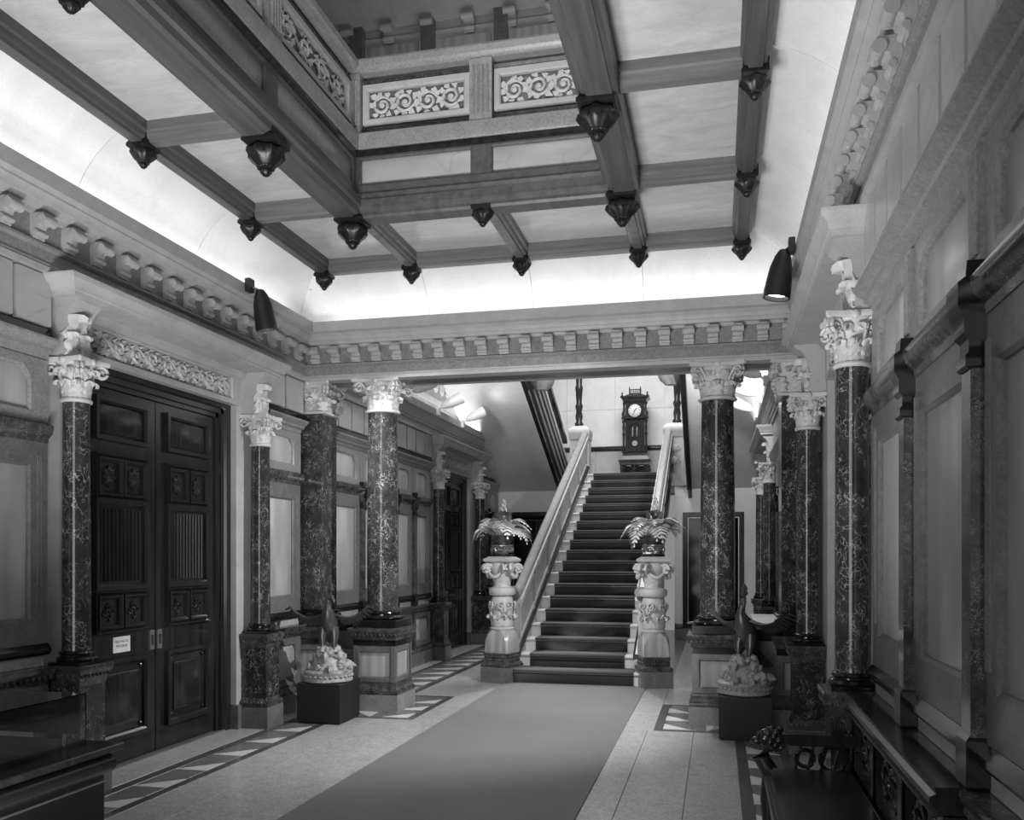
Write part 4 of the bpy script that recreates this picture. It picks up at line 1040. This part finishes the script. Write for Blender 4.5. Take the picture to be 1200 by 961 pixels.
# ================================================================== MOVABLE THINGS
def box_plinth(loc, label):
    t = thing('black_plinth', label, 'plinth', loc, 0, 'black boxes under the birds')
    mk('box', MB().cbox(-.22, .22, -.24, .24, .012, .38, .004), 'blackpaint', t)
    mk('kick', MB().box(-.21, .21, -.23, .23, 0, .012), 'blackpaint', t)
    return t
bp = box_plinth((-3.69, 8.03, 0), 'black painted box under the light-based bird statue')
dup(bp, (.23, 8.14, 0), 0, 'black painted box under the dark bird statue')
def bird_mb():
    b = MB()
    sp = [((0, .27, .30), .012, .05), ((0, .20, .36), .03, .075), ((0, .12, .44), .06, .08), ((0, .05, .52), .085, .09), ((0, 0, .60), .085, .092), ((0, -.045, .67), .055, .062), ((.0, -.06, .72), .036, .038), ((.005, -.05, .765), .029, .029), ((.012, -.05, .80), .033, .033), ((.03, -.075, .815), .034, .031), ((.05, -.105, .80), .021, .017), ((.062, -.125, .782), .012, .009), ((.068, -.132, .762), .003, .003)]
    rings = []
    for i, (p, rx, rz_) in enumerate(sp):
        p = Vector(p); a = Vector(sp[max(i - 1, 0)][0]); c = Vector(sp[min(i + 1, len(sp) - 1)][0]); t = (c - a).normalized()
        u = Vector((1, 0, 0)); v = t.cross(u).normalized()
        rings.append([p + u * rx * cos(k * pi / 6) + v * rz_ * sin(k * pi / 6) for k in range(12)])
    b.loft(rings)
    for s in (-1, 1):                       # thighs, legs and talons
        b.tube([(s * .05, .02, .52), (s * .06, .0, .43), (s * .055, -.01, .36), (s * .055, -.02, .30)], [.05, .042, .022, .015], 8)
        for q in (-.03, 0, .03): b.tube([(s * .055, -.02, .30), (s * .055 + q, -.06, .295), (s * .055 + q * 1.3, -.085, .27)], [.012, .010, .004], 5)
    for s in (-1, 1):                       # wings with feather blades
        n = 8; A = []
        for i in range(n + 1):
            t = i / n
            c = Vector((s * (.07 + .31 * t), .02 + .03 * t, .63 + .02 * t - .05 * sin(pi * t * .9) + .09 * t * t))
            ch = .12 * (1 - .55 * t) + .02; th = .022 * (1 - .7 * t) + .004
            A.append([c + Vector((0, -ch * .4, th * .5)), c + Vector((0, 0, th)), c + Vector((0, ch * .6, 0)), c + Vector((0, 0, -th))])
        b.loft(A)
        for i in range(11):
            t = .12 + .085 * i; c = Vector((s * (.07 + .31 * t), .05 + .03 * t, .63 + .02 * t - .05 * sin(pi * t * .9) + .09 * t * t))
            L = .17 - .05 * t; sp_ = .3 + .9 * t * t
            tip = c + Vector((s * L * sp_ * .5, L * .75, -L * .55 + .03 * t)); sd = Vector((.017, .004, 0))
            b.loft([[c - sd, c + sd, c + sd + Vector((0, 0, .006)), c - sd + Vector((0, 0, .006))], [c.lerp(tip, .7) - sd, c.lerp(tip, .7) + sd, c.lerp(tip, .7) + sd + Vector((0, 0, .006)), c.lerp(tip, .7) - sd + Vector((0, 0, .006))], [tip - sd * .3, tip + sd * .3, tip + sd * .3 + Vector((0, 0, .004)), tip - sd * .3 + Vector((0, 0, .004))]])
    for i in range(7):                      # tail fan
        a = (i - 3) * .16; c = Vector((0, .18, .40)); tip = Vector((sin(a) * .24, .18 + cos(a) * .12, .40 - cos(a) * .20)); sd = Vector((.018, 0, .0))
        b.loft([[c - sd, c + sd, c + sd + Vector((0, .008, 0)), c - sd + Vector((0, .008, 0))], [tip - sd, tip + sd, tip + sd + Vector((0, .008, 0)), tip - sd + Vector((0, .008, 0))]])
    return b
def bird_statue(loc, rz, label):
    t = thing('bird_statue', label, 'statue', loc, rz, 'bird statues by the pillars')
    b = MB().lathe([(.215, 0), (.235, .012), (.235, .03), (.225, .045), (.225, .075), (.235, .085), (.235, .10), (.215, .115), (.19, .12)], 40)
    for k in range(28): b.ball((.228 * cos(k * 2 * pi / 28), .228 * sin(k * 2 * pi / 28), .06), .018, 6, 4, (1, 1, .8))
    mk('round_base', b, 'rock', t, smooth=45)
    rnd = random.Random(4); b = MB()
    for k in range(80):
        q = rnd.random(); a = rnd.uniform(0, 2 * pi); r_ = (.16 * (1 - q) + .075) * rnd.uniform(.6, 1.0); z = .11 + .22 * q
        b.ball((r_ * cos(a), r_ * sin(a), z), rnd.uniform(.018, .045), 7, 5, (rnd.uniform(.7, 1.4), rnd.uniform(.7, 1.4), rnd.uniform(.6, 1.4)), .35)
    b.lathe([(.17, .11), (.13, .2), (.08, .29), (.03, .31)], 14)
    mk('rockwork', b, 'rock', t, smooth=50)
    b = MB()
    for k in range(9):
        a = k * 2 * pi / 9; b.ball((.165 * cos(a), .165 * sin(a), .14), .03, 7, 5, (1.2, .8, .9)); b.ball((.185 * cos(a + .1), .185 * sin(a + .1), .165), .016, 6, 4)
    mk('small_creatures', b, 'rock', t, smooth=50)
    bird = mk('bird', bird_mb(), 'bronze', t, smooth=50)
    mk('crest', MB().lathe([(.012, .82), (.018, .84), (.01, .86), (.035, .885), (.022, .91), (.03, .93), (.012, .96), (.006, .975)], 10, (.02, -.03, 0), (5, .12)), 'bronze', t, smooth=50)
    return t
b0 = bird_statue((-3.69, 8.02, .38), R(18), 'bronze bird with spread wings on pale rockwork, beside the notice door')
dup(b0, (.23, 8.12, .38), R(-32), 'bronze bird with spread wings on a dark plinth, beside the carved bench')

# ---- tall clock on the landing
ck = thing('tall_clock', 'tall ornate dark wood clock with a round pale dial on the landing', 'clock', (-1.685, 18.80, ztop))
mk('base', MB().loft([[(-w, -d, z), (w, -d, z), (w, d, z), (-w, d, z)] for w, d, z in ((.30, .19, .30), (.32, .20, .33), (.32, .20, .37), (.335, .21, .38), (.335, .21, .415), (.30, .19, .42), (.28, .18, .47), (.25, .17, .50), (.25, .17, .56), (.27, .18, .575))]), 'wood', ck)
for sx in (-1, 1):
    for sy in (-1, 1): mk('foot', MB().lathe([(.035, 0), (.045, .03), (.03, .06), (.03, .2), (.04, .24), (.03, .30)], 12), 'wood', ck, (sx * .27, sy * .16, 0), smooth=50)
mk('centre_foot', MB().lathe([(.03, 0), (.04, .03), (.025, .06), (.025, .2), (.035, .24), (.03, .30)], 12), 'wood', ck, (0, -.16, 0), smooth=50)
for q in (-.135, .135):
    arc = [(q + .115 * cos(a * pi / 10), -.175, .18 + .11 * sin(a * pi / 10)) for a in range(11)]
    mk('base_arch', MB().tube(arc, .016, 6), 'wood', ck, smooth=50)
mk('plinth_back', MB().box(-.28, .28, .12, .18, .0, .31), 'wood', ck)
mk('waist', MB().cbox(-.20, .20, -.13, .17, .57, 1.27, .008), 'wood', ck)
dl = mk('glazed_door', MB().frame([(-.17, .60), (.17, .60), (.17, 1.1), (.12, 1.2), (0, 1.245), (-.12, 1.2), (-.17, 1.1), (-.17, .85)], [(-.12, .65), (.12, .65), (.12, 1.08), (.085, 1.15), (0, 1.185), (-.085, 1.15), (-.12, 1.08), (-.12, .85)], .13, .155, .01), 'wood', ck, (0, 0, 0), (0, 0, -pi / 2))
for q in (-.045, .045): mk('weight', MB().lathe([(.018, .90), (.02, .905), (.02, 1.06), (.012, 1.07), (.003, 1.1)], 12), 'brass', ck, (q, -.145, 0))
mk('pendulum', MB().lathe([(.055, -.008), (.06, 0), (.055, .008)], 20).xf(Matrix.Translation((0, -.14, .76)) @ Matrix.Rotation(pi / 2, 4, 'X')), 'brass', ck)
turned = MB().lathe([(.03, 0), (.035, .02), (.02, .05), (.03, .1), (.02, .16), (.022, .34), (.035, .38), (.02, .42), (.03, .52), (.018, .6), (.035, .64), (.03, .68)], 12)
tm = mesh(turned, 'wood', 50)
for sx in (-1, 1):
    put('turned_column', tm, ck, (sx * .235, -.12, .58)); put('turned_finial', mesh(MB().lathe([(.02, 0), (.03, .03), (.012, .06), (.025, .1), (.008, .17)], 10), 'wood', 50), ck, (sx * .255, -.12, 1.27))
mk('hood_sill', MB().loft([[(-w, -d, z), (w, -d, z), (w, .18, z), (-w, .18, z)] for w, d, z in ((.21, .14, 1.26), (.24, .17, 1.275), (.24, .17, 1.30), (.21, .15, 1.31))]), 'wood', ck)
hd = mk('hood', MB().cbox(-.195, .195, -.14, .17, 1.305, 1.63, .008), 'wood', ck)
dial = mk('dial', MB().lathe([(.135, 0), (.135, .012), (.128, .016)], 40).xf(Matrix.Translation((0, -.14, 1.445)) @ Matrix.Rotation(pi / 2, 4, 'X')), 'dial', ck)
mk('dial_ring', MB().lathe([(.134, 0), (.15, 0), (.15, .022), (.134, .022)], 40, cap=False).xf(Matrix.Translation((0, -.14, 1.445)) @ Matrix.Rotation(pi / 2, 4, 'X')), 'wood', ck)
b = MB()
for k in range(12):
    a = k * pi / 6; m_ = Matrix.Translation((0, -.158, 1.445)) @ Matrix.Rotation(a, 4, 'Y'); b.join(MB().box(-.005, .005, -.001, .001, .095, .122), m_)
mk('hour_marks', b, 'ink', dial)
for nm, a, L in (('hour_hand', 38, .07), ('minute_hand', 205, .10)):
    mk(nm, MB().box(-.006, .006, -.002, .002, -.02, L).xf(Matrix.Translation((0, -.161, 1.445)) @ Matrix.Rotation(R(a), 4, 'Y')), 'ink', dial)
for sx in (-1, 1):
    put('hood_column', mesh(MB().lathe([(.028, 0), (.03, .03), (.018, .06), (.025, .15), (.018, .24), (.03, .29), (.028, .32)], 12), 'wood', 50), ck, (sx * .225, -.13, 1.31))
mk('hood_cornice', MB().loft([[(-w, -d, z), (w, -d, z), (w, .19, z), (-w, .19, z)] for w, d, z in ((.22, .15, 1.62), (.25, .18, 1.65), (.25, .18, 1.68), (.30, .22, 1.72), (.30, .22, 1.74), (.24, .17, 1.745), (.16, .12, 1.79), (.12, .1, 1.80))]), 'wood', ck)
for sx in (-1, 1): put('corner_finial', mesh(MB().lathe([(.025, 0), (.035, .03), (.01, .06), (.02, .085), (.004, .12)], 10), 'wood', 50), ck, (sx * .26, -.17, 1.72))
g_ = MB().box(-.115, .115, -.09, -.07, 1.80, 1.82).box(-.115, .115, -.09, -.075, 1.89, 1.905)
for k in range(7): g_.lathe([(.008, 1.80), (.008, 1.90)], 6, (-.10 + k * .0333, -.08, 0))
for sx in (-1, 1): g_.lathe([(.012, 1.80), (.012, 1.93), (.004, 1.96)], 8, (sx * .115, -.08, 0))
mk('crown_gallery', g_, 'wood', ck)

# ---- tall mirror in a dark frame on the wall under the flight
mr = thing('framed_mirror', 'tall dark-framed mirror on the pale wall beyond the round pillar', 'mirror', (-.08, YB, 0))
mk('frame', MB().frame(rectloop(-.565, .565, .22, 2.42), rectloop(-.47, .47, .33, 2.32), .001, .05, .02), 'wood', mr, (0, 0, 0), (0, 0, -pi / 2))
mk('inner_bead', MB().frame(rectloop(-.475, .475, .325, 2.325), rectloop(-.455, .455, .345, 2.305), .02, .04, .005), 'brass', mr, (0, 0, 0), (0, 0, -pi / 2))
mk('glass', MB().box(-.47, .47, -.025, -.001, .33, 2.32), 'mirror', mr)
# ---- dark opening beside the stairs with hangings
dn = struct('door_5', (-3.6, YB, 0))
mk('door_frame', MB().frame(rectloop(-.46, .46, .0, 2.46), rectloop(-.38, .38, .001, 2.37), -.05, .05, .01), 'wood', dn, (0, 0, 0), (0, 0, -pi / 2))
mk('lobby_shade_sheet', MB().box(-.6, .6, .9, 1.0, 0, 2.8), 'wood', dn)  # dark sheet standing for the shade of the room beyond
hg = thing('hanging_curtain', 'dark hanging curtain in the opening beside the stair newel', 'curtain', (-3.42, YB + .30, 0))
pts = [(-.16 + .32 * i / 24, .03 * sin(i * 1.3)) for i in range(25)]
mk('cloth', MB().loft([[(x, y, z) for x, y in pts] + [(x, y + .012, z) for x, y in pts[::-1]] for z in (.02, 1.2, 2.3)]), 'scarpet', hg, smooth=60)
mk('curtain_rod', MB().tube([(-.36, .0, 2.31), (.2, .0, 2.31)], .015, 8), 'brass', hg)
# ---- white marble shelf against the wall beyond the pillar
sh = thing('marble_shelf', 'white marble wall shelf beyond the round pillar and dark bird', 'shelf', (XR - .12, 11.6, 0))
mk('slab', MB().cbox(-.36, .0, -1.0, 1.0, .74, .80, .008), 'white', sh)
for y in (-.8, .8): mk('support', MB().prof([(0, 0), (-.12, 0), (-.16, .4), (-.30, .70), (-.30, .74), (0, .74)], 'y', y - .06, y + .06), 'white', sh)

# ---- bullet spotlights on the cornices
def spotlight(loc, d, L, r, mat, label, group, bracket):
    t = thing('spotlight', label, 'spotlight', loc, 0, group)
    z = Vector(d).normalized(); q = z.to_track_quat('Z', 'Y').to_matrix().to_4x4()
    body = MB().lathe([(.006, 0), (r * .35, L * .03), (r * .62, L * .16), (r * .85, L * .38), (r * .98, L * .68), (r, L * .80), (r * 1.03, L * .82), (r * 1.03, L), (r * .92, L), (r * .88, L * .9)], 28)
    mk('can', body.xf(q), mat, t, smooth=40)
    mk('lens', MB().lathe([(.002, L * .9), (r * .87, L * .905)], 24).xf(q), 'lens', t)
    mk('swivel', MB().tube([bracket, tuple(z * (L * .05))], .012, 8), mat, t)
    bx = Vector(bracket); mk('mount', MB().cbox(bx.x - .025, bx.x + .025, bx.y - .04, bx.y + .04, bx.z - .06, bx.z + .06, .006), mat, t)
    return t
spotlight((-3.95, 7.16, 3.96), (.10, .16, -.9), .36, .095, 'spotb', 'black bullet spotlight on the cornice above the notice door', 'black cornice spotlights', (-.07, -.05, .02))
spotlight((.50, 7.14, 3.96), (-.14, .0, -.9), .38, .10, 'spotb', 'black bullet spotlight on the cornice above the bench side', 'black cornice spotlights', (.055, 0, .02))
ORD = ('beside the cross beam', 'middle of three', 'beside the sloping soffit')
for i, y in enumerate((11.3, 12.6, 13.9)):
    spotlight((-3.99, y, 3.80), (.8, .25, .42), .34, .085, 'spotw', 'white bullet spotlight on the stair-hall cornice, notice-door side, ' + ORD[i], 'white spotlights on the stair-hall cornices', (-.05, 0, -.06))
    spotlight((.52, y, 3.80), (-.8, .25, .42), .34, .085, 'spotw', 'white bullet spotlight on the stair-hall cornice, tall-mirror side, ' + ORD[i], 'white spotlights on the stair-hall cornices', (.05, 0, -.06))

# ---- notice on the door
nt_ = thing('paper_notice', 'white paper notice stuck on the dark double door', 'notice', (XL - .06, D1 - .42, .92))
mk('paper', MB().box(.001, .003, -.10, .10, -.06, .06), 'paper', nt_)
def text_mesh(body, size):
    c = bpy.data.curves.new('t', 'FONT'); c.body = body; c.size = size; c.align_x = 'CENTER'; c.align_y = 'CENTER'; c.extrude = .0004
    o = bpy.data.objects.new('t', c); COL.objects.link(o); dg = bpy.context.evaluated_depsgraph_get()
    me = bpy.data.meshes.new_from_object(o.evaluated_get(dg)); bpy.data.objects.remove(o)
    me.materials.clear(); me.materials.append(M['ink']); return me
for k, w_ in enumerate(('MEETING IN', 'PROGRESS')):
    put('lettering', text_mesh(w_, .028), nt_, (.0035, 0, .022 - k * .034), (R(90), 0, R(90)))

# ---- carved settle by the wall
bn = thing('carved_bench', 'dark carved wooden bench with scrolled arm and panelled back', 'bench', (.70, 3.98, 0))
mk('seat', MB().cbox(-.46, .0, -.95, .95, .40, .45, .012), 'wood', bn)
mk('seat_apron', MB().box(-.44, -.40, -.93, .93, .28, .40), 'wood', bn)
mk('cushion', MB().cbox(-.45, -.02, -.90, .90, .45, .485, .02), 'leather', bn)
mk('top_rail', MB().prof([(-.05, .79), (-.03, .80), (-.06, .83), (-.06, .85), (-.04, .86), (-.045, .88), (.05, .885), (.06, .87), (.06, .79)], 'y', -1.0, 1.0), 'wood', bn)
mk('back_board', MB().box(.02, .045, -.96, .96, .42, .80), 'wood', bn)
for y in (-.96, -.32, .32, .96): mk('back_stile', MB().cbox(-.02, .05, y - .04, y + .04, .02, .80, .005), 'wood', bn)
for y in (-.64, 0, .64):
    p = mk('back_panel', MB().frame(rectloop(y - .28, y + .28, .46, .79), rectloop(y - .24, y + .24, .50, .75), -.015, .03, .01).xf(Matrix.Identity(4)), 'wood', bn)
    v = vine_mb(.44, .22, 2, .014, int(y * 10) + 20); v.xf(Matrix.Translation((.02, y, .625)) @ Matrix.Rotation(pi, 4, 'Z'))
    mk('foliage_carving', v, 'wood', p, smooth=50)
for s in (-1, 1):
    y = s * .94
    ar = mk('arm', MB().prof([(-.44, .60), (-.40, .655), (-.30, .66), (0, .66), (0, .60), (-.34, .60), (-.40, .56)], 'y', y - .04, y + .04), 'wood', bn)
    b = MB()
    for cx, r_ in ((-.11, .065), (-.25, .045)):
        b.tube([(cx + r_ * cos(k * pi / 10), y, .53 + r_ * sin(k * pi / 10)) for k in range(21)], .012, 6)
    for k in range(5): b.tube([(-.30 + k * .065, y, .47), (-.27 + k * .065, y, .60)], .009, 5)
    mk('pierced_scroll', b, 'wood', ar, smooth=50)
    b = MB().ball((-.445, y, .63), .048, 12, 8, (1.1, .85, 1)); b.ball((-.495, y, .612), .028, 8, 6, (1.3, 1, .8)); b.ball((-.49, y - .022, .645), .01, 6, 4); b.ball((-.49, y + .022, .645), .01, 6, 4)
    for k in range(22):
        a = k * 2.4; q = k / 22
        b.ball((-.44 + .07 * q, y + .045 * cos(a), .625 + .05 * sin(a)), .02, 6, 4, (1.2, 1, 1), .2)
    mk('beast_head', b, 'wood', ar, smooth=60)
    b = MB().tube([(-.43, y, .60), (-.47, y, .52), (-.42, y, .44), (-.44, y, .30), (-.43, y, .10), (-.47, y, .03)], [.05, .048, .052, .04, .032, .045], 10)
    b.ball((-.47, y, .03), .05, 8, 5, (1.3, 1, .6)); mk('front_leg', b, 'wood', bn, smooth=60)

# ---- glazed display case by the notice-door wall
vc = thing('display_case', 'dark wooden display case with a glass box top and rounded edge', 'display case', (-3.0, 3.20, 0))
mk('body', MB().cbox(-.80, -.06, -.90, .76, .03, .50, .006), 'blackpaint', vc)
mk('kick', MB().box(-.78, -.08, -.88, .74, 0, .03), 'blackpaint', vc)
rr = [(-.055 + .055 * cos(a), .535 + .05 * sin(a)) for a in [(-pi / 2 + k * pi / 10) for k in range(11)]]
mk('rounded_edge', MB().prof(rr + [(-.2, .585), (-.2, .485)], 'y', -.90, .78), 'leather', vc)
mk('lower_bead', MB().prof([(-.06, .44), (-.045, .445), (-.045, .455), (-.06, .46)], 'y', -.90, .76), 'brass', vc)
mk('case_top', MB().cbox(-.82, .01, -.92, .83, .60, .635, .006), 'wood', vc)
mk('case_neck', MB().box(-.78, -.04, -.88, .79, .56, .60), 'black', vc)
gl = mk('glass_box', MB().box(-.76, -.11, -.86, -.855, .636, .90).box(-.76, -.11, .685, .69, .636, .90).box(-.115, -.11, -.855, .685, .636, .90).box(-.76, -.755, -.855, .685, .636, .90).box(-.76, -.11, -.86, .69, .90, .905), 'glass', vc)
bd = mk('display_board', MB().box(-.75, -.13, .655, .675, .70, .895), 'blackpaint', vc)
for x in (-.66, -.22): mk('board_support', MB().box(x - .006, x + .006, .66, .672, .636, .70), 'brass', vc)
